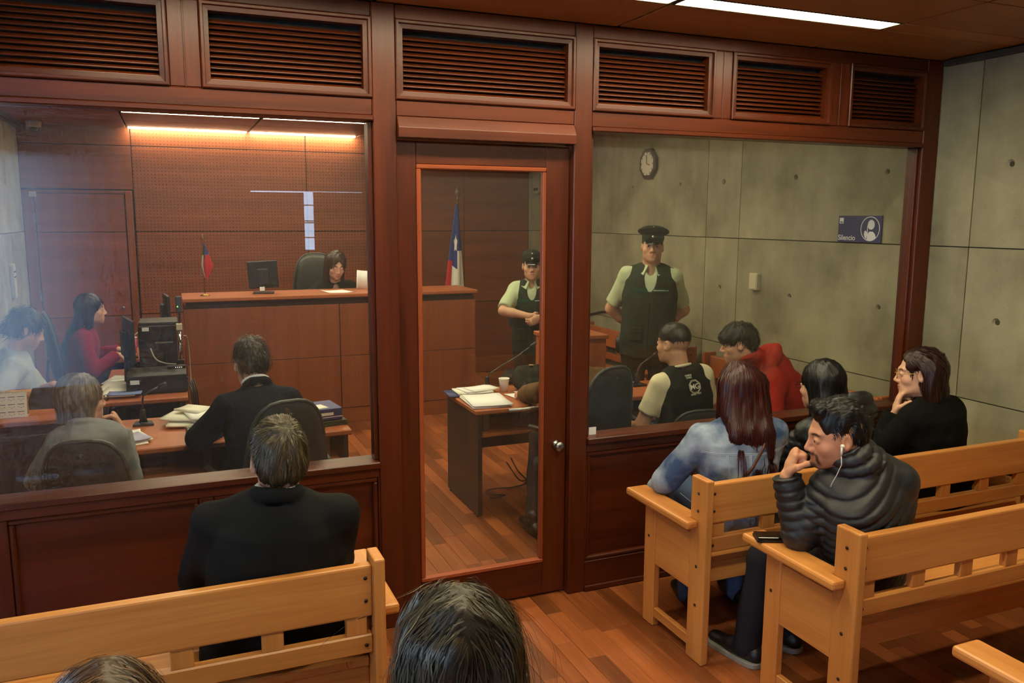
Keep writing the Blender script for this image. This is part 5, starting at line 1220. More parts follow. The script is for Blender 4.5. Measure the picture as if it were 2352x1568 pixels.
def _fade(F, h):
    h.ell(F, (0, -.014, .045), (.080, .102, .086), .01); h.ell(F, (0, .115, -.02), (.074, .062, .085), .012, True)
    for s in (-1, 1): h.ell(F, (s*.085, .04, -.045), (.040, .055, .060), .01, True); h.ell(F, (s*.088, -.010, -.008), (.022, .026, .036), .006, True)
    F.plane_cut(h.P(0, -.06, -.055), h.M@A_(0, .30, -1), .02)
_sk = np.array(srgb(150, 112, 84)[:3])
def _fadec(q, C):
    t = np.clip((q[:, 2]+.045+.25*np.clip(-q[:, 1]-.06, 0, 1))/.075, 0, 1)[:, None]; return C*t+_sk*(1-t)
p.hair(_fade, (34, 29, 21), N=2600, length=.014, steps=4, width=.0019, res=.0042, lift=.0015, noise=.0008, keep=lambda q: q[:, 2] > .012, cols=_fadec)

# --- youth in red hoodie
REDH = cloth('red_hoodie', (168, 40, 28), .9, .1, 160, .15)
p = Person('youth with a black fringe in a red hoodie, leaning forward in profile', (3.66, .56, .53), (3.365, .60, .955), 58, (3.196, .615, 1.095), 54, 10, 0, s=.97, w=1.02, res=.012, fine=.0045, skin=(202, 150, 122), hairc=(20, 17, 15))
p.set_arm(-1, (3.12, .55, .62), (-.2, -.5, -.8), hid((-.6, .5, -.2), (0, 0, -1), -1)); p.set_arm(1, (3.25, .92, .58), (.4, .5, -.6), hid((-.6, .2, -.2), (0, 0, -1), 1))
p.foot = A_(-.9, .3, 0)
for e in (-1, 1): k = p.hip[e]+A_(-.36, .16, .0); p.leg[e] = (k, A_(k[0]-.02, k[1], .08))
p.body(lips=.5)
def _hood(f):
    c = p.neck+p.M@A_(0, -.05, .02); f.chain([c+p.M@A_(.085*math.cos(a), .075*math.sin(a)+.01, -.03*math.sin(a)) for a in np.linspace(math.pi*.9, math.pi*2.1, 12)], [.030]*12, .02); f.seg(p.neck+p.M@A_(0, -.08, .03), p.neck+p.M@A_(0, -.10, -.08), .05, .055, .03)
    ax = p.h.P(0, -.035, -.075)-p.neck
    for j in range(5): c2 = p.neck+ax*.22*j; f.chain([c2+p.h.M@A_((.076-.002*j)*math.cos(a), (.074-.002*j)*math.sin(a), -.012*math.sin(a)) for a in np.linspace(0, 6.283, 16)], [.015]*16, .015)
p.top('hoodie', REDH, t=.022, wr=.006, hem=-.10, hunch=.03, extra=_hood, res=.009, wfreq=13); p.legsw(cloth('dark_trousers', (40, 40, 44)))
def _mop(F, h):
    h.ell(F, (0, -.010, .048), (.088, .106, .088), .01); h.seg(F, (-.045, .078, .048), (.045, .078, .048), .030, .030, .02); h.ell(F, (0, -.07, .0), (.065, .05, .055), .02)
    h.ell(F, (0, .112, -.045), (.078, .075, .068), .008, True)
    for s in (-1, 1): h.ell(F, (s*.085, .03, -.055), (.040, .075, .055), .01, True); h.ell(F, (s*.088, -.010, -.008), (.022, .024, .030), .006, True)
    F.plane_cut(h.P(0, -.06, -.055), h.M@A_(0, .3, -1), .015)
p.hair(_mop, (22, 20, 17), N=2600, length=.06, steps=7, width=.0024, flow=radial_flow((0, -.05, .125), .35), res=.0045, lift=.004, var=.4, noise=.004)

# --- woman in denim jacket with dark red hair, from behind
def denim_mat():
    if 'denim' in _MAT: return _MAT['denim']
    m, nt, b = _new('denim'); L = nt.links.new
    tc = _n(nt, 'ShaderNodeTexCoord'); n1 = _n(nt, 'ShaderNodeTexNoise'); n1.inputs['Scale'].default_value = 7; n1.inputs['Detail'].default_value = 5; L(tc.outputs['Object'], n1.inputs['Vector'])
    cr = _n(nt, 'ShaderNodeValToRGB'); cr.color_ramp.elements[0].position = .38; cr.color_ramp.elements[0].color = srgb(52, 72, 108); cr.color_ramp.elements[1].position = .66; cr.color_ramp.elements[1].color = srgb(158, 170, 184); L(n1.outputs['Fac'], cr.inputs['Fac'])
    n2 = _n(nt, 'ShaderNodeTexNoise'); n2.inputs['Scale'].default_value = 500; L(tc.outputs['Object'], n2.inputs['Vector'])
    mx = _n(nt, 'ShaderNodeMix', data_type='RGBA', blend_type='OVERLAY'); mx.inputs['Factor'].default_value = .35; L(cr.outputs['Color'], mx.inputs['A']); L(n2.outputs['Color'], mx.inputs['B'])
    L(mx.outputs['Result'], b.inputs['Base Color']); b.inputs['Roughness'].default_value = .9; bp = _n(nt, 'ShaderNodeBump'); bp.inputs['Strength'].default_value = .25; bp.inputs['Distance'].default_value = .002; L(n2.outputs['Fac'], bp.inputs['Height']); L(bp.outputs['Normal'], b.inputs['Normal']); _MAT['denim'] = m; return m
p = Person('woman with dark red hair in a faded denim jacket, seen from behind', (2.30, -.55, .53), (2.288, -.560, .975), -14, (2.325, -.50, 1.095), -16, 4, 0, s=.96, w=1.10, d=1.08, res=.0105, fine=.0045, skin=(206, 156, 130), hairc=(52, 16, 14), knee=.34)
p.set_arm(-1, (2.10, -.22, .56), (-.8, -.2, -.5), hid((.3, .9, -.1), (0, 0, -1), -1)); p.set_arm(1, (2.52, -.24, .56), (.7, -.5, -.5), hid((-.3, .9, -.1), (0, 0, -1), 1))
p.body(ears=False); fd = p.top('jacket', denim_mat(), t=.014, hem=-.08, wr=.0045, res=.0075, collar=(.014, .066, .012), fem=.4, wfreq=15); p.legsw(cloth('blue_jeans', (70, 84, 110), .9))
TH = plain('denim_seam', (168, 178, 190), .9); b_ = lambda u, v: p.pel+p.M@A_(u, -.40, v)
for P in ([b_(-.20, p.H*.72), b_(-.1, p.H*.715), b_(0, p.H*.71), b_(.1, p.H*.715), b_(.2, p.H*.72)], [b_(-.10, p.H*.71), b_(-.085, p.H*.4), b_(-.07, .0)], [b_(.10, p.H*.71), b_(.085, p.H*.4), b_(.07, .0)], [b_(0, p.H*.71), b_(0, 0)], [b_(-.19, .04), b_(0, .03), b_(.19, .04)]):
    for o_ in (0, .006): dtube(p, 'seam', fd, [q+p.M@A_(o_*(P[0][2] == P[-1][2] and 0 or 1), 0, o_*(abs(P[0][2]-P[-1][2]) < .02 and 1 or 0)) for q in P], .0014, TH, p.M[:, 1], .0004, n=4)
def _longred(F, h):
    h.ell(F, (0, -.018, .032), (.088, .108, .100), .01)
    for x in (-.055, 0, .055):
        a, b, c = h.P(x, -.062, .02), h.P(x*1.05, -.088, -.085), p.neck+p.M@A_(x*1.15+.02, -.098, -.055); nn = p.M[:, 1]
        F.seg(a, b, .060, .050, .03, (nn, 1.2)); F.seg(b, c, .050, .036, .03, (nn, 1.5))
        if x >= 0: F.seg(c, p.neck+p.M@A_(x*1.2+.035, -.122, -.165+.02*(x > .03)), .036, .012, .02, (nn, 1.8))
    for s in (-1, 1): h.seg(F, (s*.066, -.02, .02), (s*.088+.006, -.02, -.17), .036, .024, .025)
    h.ell(F, (0, .100, -.035), (.058, .080, .10), .015, True)
p.hair(_longred, (58, 17, 13), N=3400, length=.24, steps=9, width=.0026, flow=down_flow((0, .02, .12)), res=.005, lift=.0025, var=.38, extra=[p.neck+p.M@A_(.1, -.14, -.19), p.neck+p.M@A_(-.1, -.14, -.1)], noise=.0025)
LEA = plain('brown_leather', (84, 42, 26), .45)
P = [p.pel+p.M@A_(u, -.40, v) for (u, v) in ((-.185, p.H*.10), (-.09, p.H*.34), (.01, p.H*.60), (.085, p.H*.86))]
Pd = drape(fd, np.array([P[i]+(P[i+1]-P[i])*k/10 for i in range(3) for k in range(10)]+[P[-1]]), p.M[:, 1], .004); tube('bag_strap', Pd-p.base, .0085, LEA, p.root, 8, flat=.7)
bk = box('buckle', -.012, .012, -.004, .004, -.012, .012, plain('steel', (150, 150, 148), .3, 1.0), p.root, .003); bk.location = tuple(Pd[6]-p.base-p.M[:, 1]*.004); bk.rotation_euler = (0, R(40), R(-14))

# --- black-haired woman in a hooded black puffer
PUFF = plain('black_nylon', (24, 25, 26), .42, 0, .5, .15, 30, .1)
p = Person('woman with long black hair in a hooded black padded jacket, middle of the first bench', (2.86, -.56, .52), (2.852, -.555, .945), 0, (2.815, -.49, 1.072), 12, 6, 0, s=.95, w=.98, res=.011, fine=.0048, skin=(206, 158, 132), hairc=(18, 16, 16), knee=.34)
p.set_arm(-1, (2.70, -.20, .55), (-.7, -.4, -.5), hid((.3, .9, -.1), (0, 0, -1), -1)); p.set_arm(1, (3.0, -.20, .55), (.7, -.4, -.5), hid((-.3, .9, -.1), (0, 0, -1), 1))
p.body(ears=False)
def _pufhood(f):
    c = p.neck+p.M@A_(.02, -.055, .03)
    for j in range(3): f.chain([c+p.M@A_((.105-.012*j)*math.cos(a), (.085-.01*j)*math.sin(a), .035*j-.02*math.sin(a)-.02) for a in np.linspace(math.pi*.95, math.pi*2.05, 12)], [.034-.004*j]*12, .018, quilt=(.05, .006, .006))
    f.seg(p.neck+p.M@A_(.02, -.10, .05), p.neck+p.M@A_(.02, -.12, -.06), .055, .06, .03, quilt=(.045, .007, .006))
p.top('padded_jacket', PUFF, t=.026, wr=.0012, qglob=(.045, .008, .007, A_(0, 0, 1)), aquilt=(.05, .008, .007), extra=_pufhood, res=.008, hem=-.10); p.legsw(cloth('dark_trousers', (40, 40, 44)))
p.hair(hair_long(.14, .072, .010, -.066, .15, .062, face_w=.060, body=p, bdrop=.02, bback=-.09), (20, 18, 18), N=2600, length=.2, steps=10, width=.0026, flow=down_flow((0, .03, .12)), res=.005, extra=[p.h.P(0, -.1, -.26)], var=.35, lift=.0015)
glasses(p, plain('black_frame', (18, 17, 18), .35), .023, .016)

# --- woman in black coat at the wall, chin on her hand
p = Person('woman with a brown bob and gold-rimmed glasses in a black coat, hand at her chin', (3.52, -.56, .52), (3.502, -.525, .955), 10, (3.462, -.475, 1.085), 44, 6, 0, s=.97, w=1.06, res=.011, fine=.0042, skin=(222, 172, 142), hairc=(50, 24, 18), knee=.34)
_hn = p.h.P(-.02, .100, -.125); p.set_arm(-1, tuple(p.h.P(-.045, .125, -.215)), (-.5, .2, -1), hd(_hn-p.h.P(-.045, .125, -.215), p.h.M@A_(.1, -1, .25), -1, curl=(.25, .40, .6, .7), thumb=.2)); p.set_arm(1, (3.70, -.22, .55), (.8, -.4, -.5), hid((-.3, .9, -.1), (0, 0, -1), 1))
p.body(blush=.6); p.top('coat', cloth('black_coat', (15, 15, 14), .9, .12, 200, .12), t=.022, wr=.004, hem=-.12, collar=(.018, .070, .014), res=.008); p.legsw(cloth('dark_trousers', (40, 40, 44)))
def _bob2(F, h):
    h.ell(F, (0, -.020, .032), (.090, .110, .100), .01); h.seg(F, (0, -.065, .01), (0, -.085, -.135), .076, .055, .03, flat=((0, 1, 0), 1.2))
    for s in (-1, 1): h.seg(F, (s*.062, -.040, .02), (s*.070, -.048, -.125), .044, .034, .03)
    h.ell(F, (0, .106, -.025), (.080, .090, .112), .015, True); h.ell(F, (0, .09, -.13), (.085, .11, .07), .02, True)
    for s in (-1, 1): h.ell(F, (s*.095, .020, -.02), (.032, .035, .055), .015, True)
    F.plane_cut(h.P(0, 0, -.150), h.M@A_(0, .2, -1), .02)
p.hair(_bob2, (48, 22, 16), N=3000, length=.09, steps=8, width=.0026, flow=down_flow((0, .09, .11), lat=1.3), keep=lambda q: q[:, 1] < .055, res=.0048, lift=.003, var=.4, noise=.004, wav=.25, extra=[p.h.P(0, -.1, -.2)])
glasses(p, GOLD, .024, .019, True, .0015)

# --- man with earphones in dark padded jacket leaning on the bench arm
PUFF2 = plain('charcoal_nylon', (36, 36, 37), .46, 0, .5, .12, 25, .08)
p = Person('man with white earphones and goatee in a dark quilted jacket, leaning on the bench arm', (2.44, -1.14, .53), (2.300, -1.240, .968), 22, (2.222, -1.205, 1.073), 64, 12, -5, s=1.0, w=1.16, d=1.08, res=.0095, fine=.0034, skin=(206, 146, 112), hairc=(20, 17, 15))
_ho = p.h.P(-.006, .120, -.060); p.set_arm(-1, (2.112, -1.080, .888), (-.5, .1, -1.), hd(A_(.06, .0, .16), A_(.75, -.45, -.30), -1, curl=(.92, .98, 1.0, 1.0), thumb=.15, tcurl=.75))
p.arm[-1] = (A_(2.150, -1.125, .665), p.arm[-1][1]); p.sho[-1] = A_(2.235, -1.18, .865); p.sho[1] = A_(2.455, -1.285, .885)
p.set_arm(1, (2.52, -.86, .54), (.7, -.5, -.5), hid((-.3, .9, -.1), (0, 0, -1), 1))
p.leg[-1] = (A_(2.185, -.90, .475), A_(2.165, -.835, .09)); p.leg[1] = (A_(2.42, -.86, .475), A_(2.40, -.80, .09)); p.foot = A_(-.18, 1, 0)
p.body(beard=.85, stubble=.22, fat=.004, neck_r=.062, blush=.5, lips=.5, fist=-1)
def _stand(f):
    c0 = p.neck+p.M@A_(0, 0, -.01); ax = nrm(p.h.P(0, -.035, -.08)-p.neck)
    for j in range(5): f.chain([c0+ax*.020*j+p.M@A_((.084-.002*j)*math.cos(a), (.082-.002*j)*math.sin(a), -.030*math.sin(a)) for a in np.linspace(0, 2*math.pi, 18)], [.0165]*18, .014)
p.top('quilted_jacket', PUFF2, t=.022, wr=.0009, quilt=None, qglob=(.036, .0085, .0060, A_(-.30, .12, 1)), aquilt=(.036, .0070, .0058), extra=_stand, res=.0060, hem=-.10, hunch=.035, wfreq=18); p.legsw(cloth('dark_jeans', (38, 38, 42), .85, .1), shoe=(26, 26, 28), sole=(150, 148, 138))
def _quiff(F, h):
    h.ell(F, (0, -.012, .044), (.0785, .101, .084), .01); h.seg(F, (-.025, .050, .104), (.030, .050, .104), .026, .026, .02); h.seg(F, (0, .05, .108), (0, -.04, .118), .022, .016, .02); h.ell(F, (0, -.055, .0), (.069, .058, .06), .02)
    h.ell(F, (0, .112, .008), (.082, .060, .090), .010, True)
    for s in (-1, 1): h.ell(F, (s*.086, .052, -.045), (.040, .050, .065), .01, True); h.ell(F, (s*.088, -.010, -.008), (.022, .025, .034), .006, True)
    F.plane_cut(h.P(0, -.06, -.070), h.M@A_(0, .35, -1), .02)
p.hair(_quiff, (22, 19, 15), N=4200, length=.019, steps=5, width=.0018, flow=lambda q: np.stack([.25*np.sign(q[:, 0])*np.abs(q[:, 0])/.08, -.9*np.clip(q[:, 2]/.1, 0, 1)+.15, .25-1.1*np.clip((.07-q[:, 2])/.05, 0, 1)], -1), res=.004, lift=.003, var=.45, noise=.003, wav=.15, keep=lambda q: ~((q[:, 1] > .035) & (q[:, 2] < .098)) & (q[:, 2] > -.03))
WPL = plain('white_plastic', (236, 234, 226), .3); h = p.h
eb = lathe('earphone', [(.003, -.012), (.0075, -.009), (.0085, 0), (.006, .006), (.002, .008)], WPL, p.root, tuple(h.P(-.090, .012, -.014)-p.base), 12, (0, R(-60), R(50)))
tube('earphone_stem', [h.P(-.093, .016, -.016)-p.base, h.P(-.095, .022, -.046)-p.base], .0036, WPL, p.root, 8)
tube('earphone_cord', [h.P(-.095, .022, -.046)-p.base, h.P(-.096, .026, -.08)-p.base, h.P(-.088, .045, -.12)-p.base, h.P(-.075, .062, -.155)-p.base, h.P(-.05, .07, -.20)-p.base, h.P(-.04, .075, -.24)-p.base], .0016, WPL, p.root, 6)

# --- foreground heads
p = Person('dark-haired woman in the foreground, only the back of her head in the picture', (.45, -2.06, .50), (.443, -2.13, .925), -8, (.450, -2.10, 1.062), -14, 6, 0, s=.97, w=.95, res=.013, fine=.006, skin=(200, 150, 120), hairc=(36, 30, 24))
p.set_arm(-1, (.30, -1.75, .55), (-.7, -.4, -.5), hid((.3, .9, -.1))); p.set_arm(1, (.62, -1.76, .55), (.7, -.4, -.5), hid((-.3, .9, -.1)))
p.body(ears=False); p.top('blouse', cloth('dark_blouse', (52, 46, 40)), t=.012, wr=.003); p.legsw(cloth('dark_trousers', (40, 40, 44)))
def _wavy(F, h):
    h.ell(F, (0, -.018, .034), (.086, .108, .098), .01)
    for (x, e) in ((-.075, -.22), (-.04, -.25), (0, -.26), (.04, -.24), (.07, -.20)): h.seg(F, (x*.7, -.045, .02), (x*1.15, -.070, e), .052, .036, .035, flat=((0, 1, 0), 1.1))
    for s in (-1, 1): h.seg(F, (s*.055, -.02, .03), (s*.085, -.03, -.15), .040, .036, .03)
    h.ell(F, (0, .104, -.035), (.056, .080, .10), .015, True); h.seg(F, (.012, .08, .132), (.012, -.02, .146), .004, .003, .01, True)
def _scalp(q, C):
    m = np.exp(-((q[:, 0]-.012-.02*np.sin(q[:, 1]*40))/.0032)**2)*(q[:, 2] > .105)*(q[:, 1] > -.03)*(q[:, 1] < .07); return C*(1-.75*m[:, None])+np.array(srgb(150, 118, 84)[:3])*.75*m[:, None]
def _partflow(q):
    d = np.zeros_like(q); sx = np.sign(q[:, 0]-.012); w = np.clip((q[:, 2]-.0)/.12, 0, 1); d[:, 0] = sx*w*1.1; d[:, 1] = -.55*w; d[:, 2] = -1.1*(1-w)-.2; return d
p.hair(_wavy, (66, 57, 40), N=5200, length=.22, steps=10, width=.0020, flow=_partflow, res=.0055, lift=.006, var=.5, noise=.006, nfreq=45, wav=.28, extra=[p.h.P(0, -.12, -.32), p.h.P(.15, -.1, -.2), p.h.P(-.15, -.1, -.2)], cols=_scalp)

p = Person('brown-haired person in the lower left corner, only the crown in the picture', (-.135, -2.06, .50), (-.135, -2.13, .890), 4, (-.135, -2.08, 1.020), 4, 4, 0, s=.97, w=.95, res=.013, fine=.006, skin=(200, 150, 120), hairc=(62, 44, 30))
p.set_arm(-1, (-.27, -1.75, .55), (-.7, -.4, -.5), hid((.3, .9, -.1))); p.set_arm(1, (.03, -1.76, .55), (.7, -.4, -.5), hid((-.3, .9, -.1)))
p.body(ears=False); p.top('blouse', cloth('grey_blouse', (84, 80, 76)), t=.012, wr=.003); p.legsw(cloth('dark_trousers', (40, 40, 44)))
p.hair(hair_long(.16, .075, .012, -.07, .14, .062), (84, 60, 38), N=2600, length=.12, steps=8, width=.0020, flow=_partflow, res=.0055, lift=.005, var=.45, extra=[p.h.P(0, -.1, -.24)], wav=.2)

# --- person writing at the right-hand desk, mostly behind the door post
BRN = cloth('brown_tweed', (104, 76, 48), .95, .3, 260, .25)
p = Person('person in a brown tweed jacket writing at the desk behind the door post', (2.20, .70, .49), (2.155, .80, .965), -4, (2.135, .86, 1.10), 10, 14, 0, s=.98, w=1.06, res=.013, fine=.006, skin=(206, 156, 128), hairc=(60, 46, 34))
p.set_arm(-1, (2.055, 1.315, .722), (-.7, -.5, -.4), hd((.12, .93, -.10), (.15, 0, -1), 1, curl=(.45, .5, .6, .65), thumb=.5)); p.set_arm(1, (2.34, 1.18, .72), (.7, -.4, -.5), hid((-.3, .9, -.1), (0, 0, -1), 1))
p.leg[-1] = (A_(2.06, 1.06, .50), A_(1.90, .78, .09)); p.leg[1] = (A_(2.28, 1.10, .50), A_(2.2, .88, .09))
p.body(); p.top('jacket', BRN, t=.016, wr=.004); p.legsw(cloth('dark_trousers', (40, 40, 44)))
p.hair(hair_short(.012, .007, -.08), (60, 46, 34), N=600, length=.04, steps=5, width=.003)
_wh = p.arm[-1][1]
pen = thing('pen', 'blue pen in the writing hand over the white sheets', 'pen', (2.075, 1.42, .70)); tube('barrel', [(-.012, .0, .003), (.020, -.055, .085)], .0042, plain('pen_blue', (30, 44, 120), .3), pen, 8); tube('tip', [(-.012, 0, .003), (-.014, .003, -.003)], [.003, .001], STEEL, pen, 6)

# ================================================================== SMALL THINGS
GREEN_LED = emit('green_led', (.2, 1.0, .1), 3.0)
# ---- on the walls
ck = thing('wall_clock', 'octagonal wall clock with dark frame on the concrete wall', 'clock', (XW, 3.005, 2.33))
def octa(r): return [(r*math.cos(R(22.5+45*i)), r*math.sin(R(22.5+45*i))) for i in range(8)]
prism('clock_frame', octa(.142), 'x', -.035, -.001, plain('clock_brown', (44, 28, 18), .4), ck, .006, 2)
prism('clock_face', octa(.108), 'x', -.038, -.034, plain('clock_face', (212, 206, 186), .5), ck, 0)
for i in range(12):
    a = R(30*i); box('hour_mark', -.0392, -.038, -.093*math.sin(a)-.003, -.093*math.sin(a)+.003, .093*math.cos(a)-.008, .093*math.cos(a)+.008, plain('ink', (24, 22, 20), .5), ck, 0)
tube('hour_hand', [(-.041, 0, 0), (-.041, -.045, -.012)], .003, plain('ink', (24, 22, 20), .5), ck, 6); tube('minute_hand', [(-.043, 0, 0), (-.043, .004, .075)], .0025, plain('ink', (24, 22, 20), .5), ck, 6)
# sign
sg = thing('wall_sign', 'blue sign reading Silencio with a white silhouette', 'sign', (XW, .523, 1.787))
BLUE = plain('sign_blue', (34, 46, 104), .4); SW = plain('sign_white', (222, 224, 230), .5)
box('plate', -.010, -.001, -.176, .176, -.083, .083, BLUE, sg, .001)
text_mesh('lettering', 'Silencio', .047, SW, sg, (-.0108, .10, -.056), (R(90), 0, R(-90)), .0003, 'CENTER', .0006)
def disc(name, y, z, r, m, x, parent=sg, n=28, sy=1.0): return prism(name, [(y+sy*r*math.cos(2*math.pi*i/n), z+r*math.sin(2*math.pi*i/n)) for i in range(n)], 'x', x-.0004, x, m, parent)
disc('emblem_ring', -.088, .003, .076, SW, -.0102); disc('emblem_field', -.088, .003, .071, BLUE, -.0106)
disc('silhouette_head', -.096, .028, .030, SW, -.0110, sy=.9)
prism('silhouette_body', [(-.138, -.052), (-.130, -.030), (-.112, -.014), (-.085, -.014), (-.070, -.030), (-.066, -.064), (-.090, -.071), (-.118, -.066)], 'x', -.0114, -.011, SW, sg)
prism('silhouette_hand', [(-.062, -.060), (-.050, -.050), (-.042, -.030), (-.046, -.012), (-.056, -.008), (-.066, -.020), (-.066, .022), (-.071, .022), (-.072, -.030), (-.066, -.045)], 'x', -.0118, -.0114, SW, sg)
box('corner_emblem', -.0112, -.0102, .132, .166, .034, .070, SW, sg, 0); box('corner_emblem_bar', -.0114, -.0112, .137, .161, .038, .047, plain('sign_grey', (90, 100, 140), .5), sg, 0)
tb = thing('wall_box', 'small cream switch box on the concrete wall', 'wall box', (XW, 1.488, 1.388)); box('cover', -.035, -.001, -.045, .045, -.062, .062, plain('cream_plastic', (214, 206, 170), .4), tb, .004, seg=2); box('lid', -.040, -.035, -.038, .038, -.055, .055, plain('cream_plastic', (214, 206, 170), .4), tb, .002)
wc = thing('wall_cable', 'black cable running along the concrete wall behind the tall guard', 'cable', (4.005, 3.6, .9)); tube('cord', [(0, .55, -.06), (0, .3, .0), (0, .08, .04), (0, -.15, .075), (0, -.35, .09)], .008, BLK(), wc, 6)
em = thing('emergency_light', 'pale wall unit high up behind the door glass', 'wall unit', (XW, 5.34, 2.25)); prism('casing', rrect(-.085, .085, -.125, .125, .03), 'x', -.075, -.001, plain('pale_plastic', (158, 158, 140), .5), em, .008, 2); box('slot', -.078, -.075, -.06, .06, -.09, -.06, BLK(), em, .001)
dc = thing('dome_camera', 'white dome camera on the courtroom ceiling at the left', 'camera', (-1.09, 5.42, ZC)); lathe('mount', [(.062, -.001), (.064, -.02), (.060, -.055), (.05, -.06)], plain('sensor_white', (190, 186, 178), .5), dc, n=22); lathe('dome', [(.044, -.06), (.040, -.078), (.024, -.095), (.004, -.100)], plain('dome_dark', (40, 40, 44), .1), dc, n=18)
ip = thing('door_phone', 'long white handset on the concrete wall at the left edge', 'intercom', (XLC, 4.78, 1.29)); 
prism('handset', rrect(-.045, .045, -.15, .15, .03), 'x', .001, .035, plain('sensor_white', (190, 186, 178), .5), ip, .008, 2); box('band', .034, .037, -.045, .045, .075, .087, BLK(), ip, .001); box('band', .034, .037, -.045, .045, .03, .040, BLK(), ip, .001)
st = thing('sticker', 'small white sticker in the lower corner of the right pane', 'sticker', (1.885, .0462, .806)); box('label', -.020, .020, -.0005, .0, -.022, .022, PAPER(), st, 0)
# ---- flags
FLAGM = attr_mat('flag_cloth', rough=.8, noise=.04, nscale=200)
def flag_cloth(name, parent, top, h, r0, r1, colf, nfold=5, lean=(0, 0), nu=40, nv=30):
    V, Q, C = [], [], []
    for j in range(nv+1):
        v = j/nv
        for i in range(nu):
            u = i/nu; a = 2*math.pi*u; r = (r0+(r1-r0)*v**.8)*(1+.28*math.sin(nfold*a+1.2*v)*min(1, v*3)); V.append((top[0]+lean[0]*v+r*math.cos(a), top[1]+lean[1]*v+r*.7*math.sin(a), top[2]-h*v)); C.append(srgb(*colf(u, v))[:3])
    for j in range(nv):
        for i in range(nu): Q.append((j*nu+i, j*nu+(i+1) % nu, (j+1)*nu+(i+1) % nu, (j+1)*nu+i))
    return np_mesh(name, np.array(V), np.array(Q), FLAGM, parent, (0, 0, 0), np.array(C))
fg = thing('national_flag', 'tall red white and blue flag with a white star on a pole', 'flag', (2.79, 4.75, 0))
lathe('base', [(.15, 0), (.15, .02), (.05, .05), (.022, .06)], plain('brass', (168, 132, 70), .35, .9), fg, n=20); tube('pole', [(0, 0, .05), (.004, 0, 2.03)], .013, plain('pole_wood', (92, 50, 30), .4), fg, 10)
lathe('finial', [(.013, 0), (.020, .02), (.012, .035), (.012, .045), (.026, .06), (.030, .085), (.018, .12), (.004, .145)], plain('pole_wood', (92, 50, 30), .4), fg, (.004, 0, 2.02), 14)
RED_, BL_, WH_ = (188, 34, 36), (40, 58, 128), (226, 222, 206)
def bigflag(u, v):
    # u: 0 = +x side, .5 = -x side, .75 = towards the viewer
    x = math.cos(2*math.pi*u)
    if u < .5: return BL_ if v < .5 else RED_
    if x < -.72 and v > .50: return RED_
    if x < .05:
        sx, sy = (x+.30)/.42, (v-.35)/.085; a_ = math.atan2(sx, -sy); r_ = math.hypot(sx, sy); k_ = math.pi/5; m_ = abs((a_+k_) % (2*k_)-k_)
        if r_*math.cos(m_-0)+r_*math.sin(m_)*1.2 < .95: return WH_
        if v < .58+.04*x: return BL_
        return WH_ if x > -.72 else RED_
    return BL_ if v < .42 else WH_
flag_cloth('cloth', fg, (-.012, -.01, 1.985), 1.15, .012, .105, bigflag, 4, (-.045, -.02), 180, 150)
ff = thing('desk_flag', 'small tricolour flag on a brass stand on the judge bench', 'flag', (.262, 4.04, 1.178))
lathe('base', [(.042, 0), (.042, .006), (.018, .014), (.006, .022)], plain('brass', (196, 156, 84), .3, .9), ff, n=18); tube('pole', [(0, 0, .015), (.002, 0, .475)], .004, plain('pole_dark', (60, 50, 30), .4), ff, 8); lathe('finial', [(.004, 0), (.016, .003), (.006, .03), (.004, .034), (.008, .044), (.003, .052)], plain('brass', (196, 156, 84), .3, .9), ff, (.002, 0, .472), 12)
def smallflag(u, v):
    x = math.cos(2*math.pi*u)
    if x > .1: return BL_ if v < .30 else RED_
    if x < -.45: return WH_ if .32 < v < .92 else (52, 58, 46)
    return (60, 66, 40) if v < .4 else (150, 30, 42)
_V, _Q, _C = [], [], []
for j in range(25):
    v = j/24; rr = .052*min(v/.6, 1)*(1 if v < .6 else (1-(v-.6)/.4)**.8)+.004
    for i in range(32):
        u = i/32; a = 2*math.pi*u; r = rr*(1+.22*math.sin(3*a+2*v)); _V.append((.012+r*math.cos(a)*(1 if math.cos(a) > 0 else .55), r*.5*math.sin(a), .445-.31*v)); _C.append(srgb(*smallflag(u, v))[:3])
for j in range(24):
    for i in range(32): _Q.append((j*32+i, j*32+(i+1) % 32, (j+1)*32+(i+1) % 32, (j+1)*32+i))
np_mesh('cloth', np.array(_V), np.array(_Q), FLAGM, ff, (0, 0, 0), np.array(_C))
# ---- judge bench top
def monitor(label, loc, rotz, w=.26, h=.24, zc=.16, tilt=0.0, rear=True):
    t = thing('monitor', label, 'monitor', loc, rotz, 'computer monitors')
    sc = box('screen_case', -w/2, w/2, -.012, .012, -h/2, h/2, BLK(), t, .006, seg=2); sc.location = (0, 0, zc); sc.rotation_euler = (0, tilt, 0)
    box('back_bulge', -w*.18, w*.18, -.045, -.012, -h*.36, h*.22, plain('dark_grey_plastic', (34, 34, 36), .5), sc, .008, seg=2)
    box('display', -w/2+.012, w/2-.012, .0122, .0135, -h/2+.014, h/2-.012, plain('dark_screen', (16, 18, 24), .15), sc, 0)
    tube('neck', [(0, -.02, zc-h*.25), (0, -.03, .02)], .014, BLK(), t, 8); box('foot', -.09, .09, -.09, .07, 0, .012, BLK(), t, .004); return t
m_ = monitor('black monitor seen from behind on the judge bench', (.755, 4.12, 1.178), R(-8), .255, .24, .165, R(-3))
box('sticker', -.030, .012, -.0462, -.0455, .02, .055, PAPER(), m_.children[0], 0); tube('cable', [(-.01, -.046, -.06), (-.0, -.06, -.085), (.015, -.05, -.07)], .004, plain('cable_blue', (60, 66, 130), .4), m_.children[0], 6)
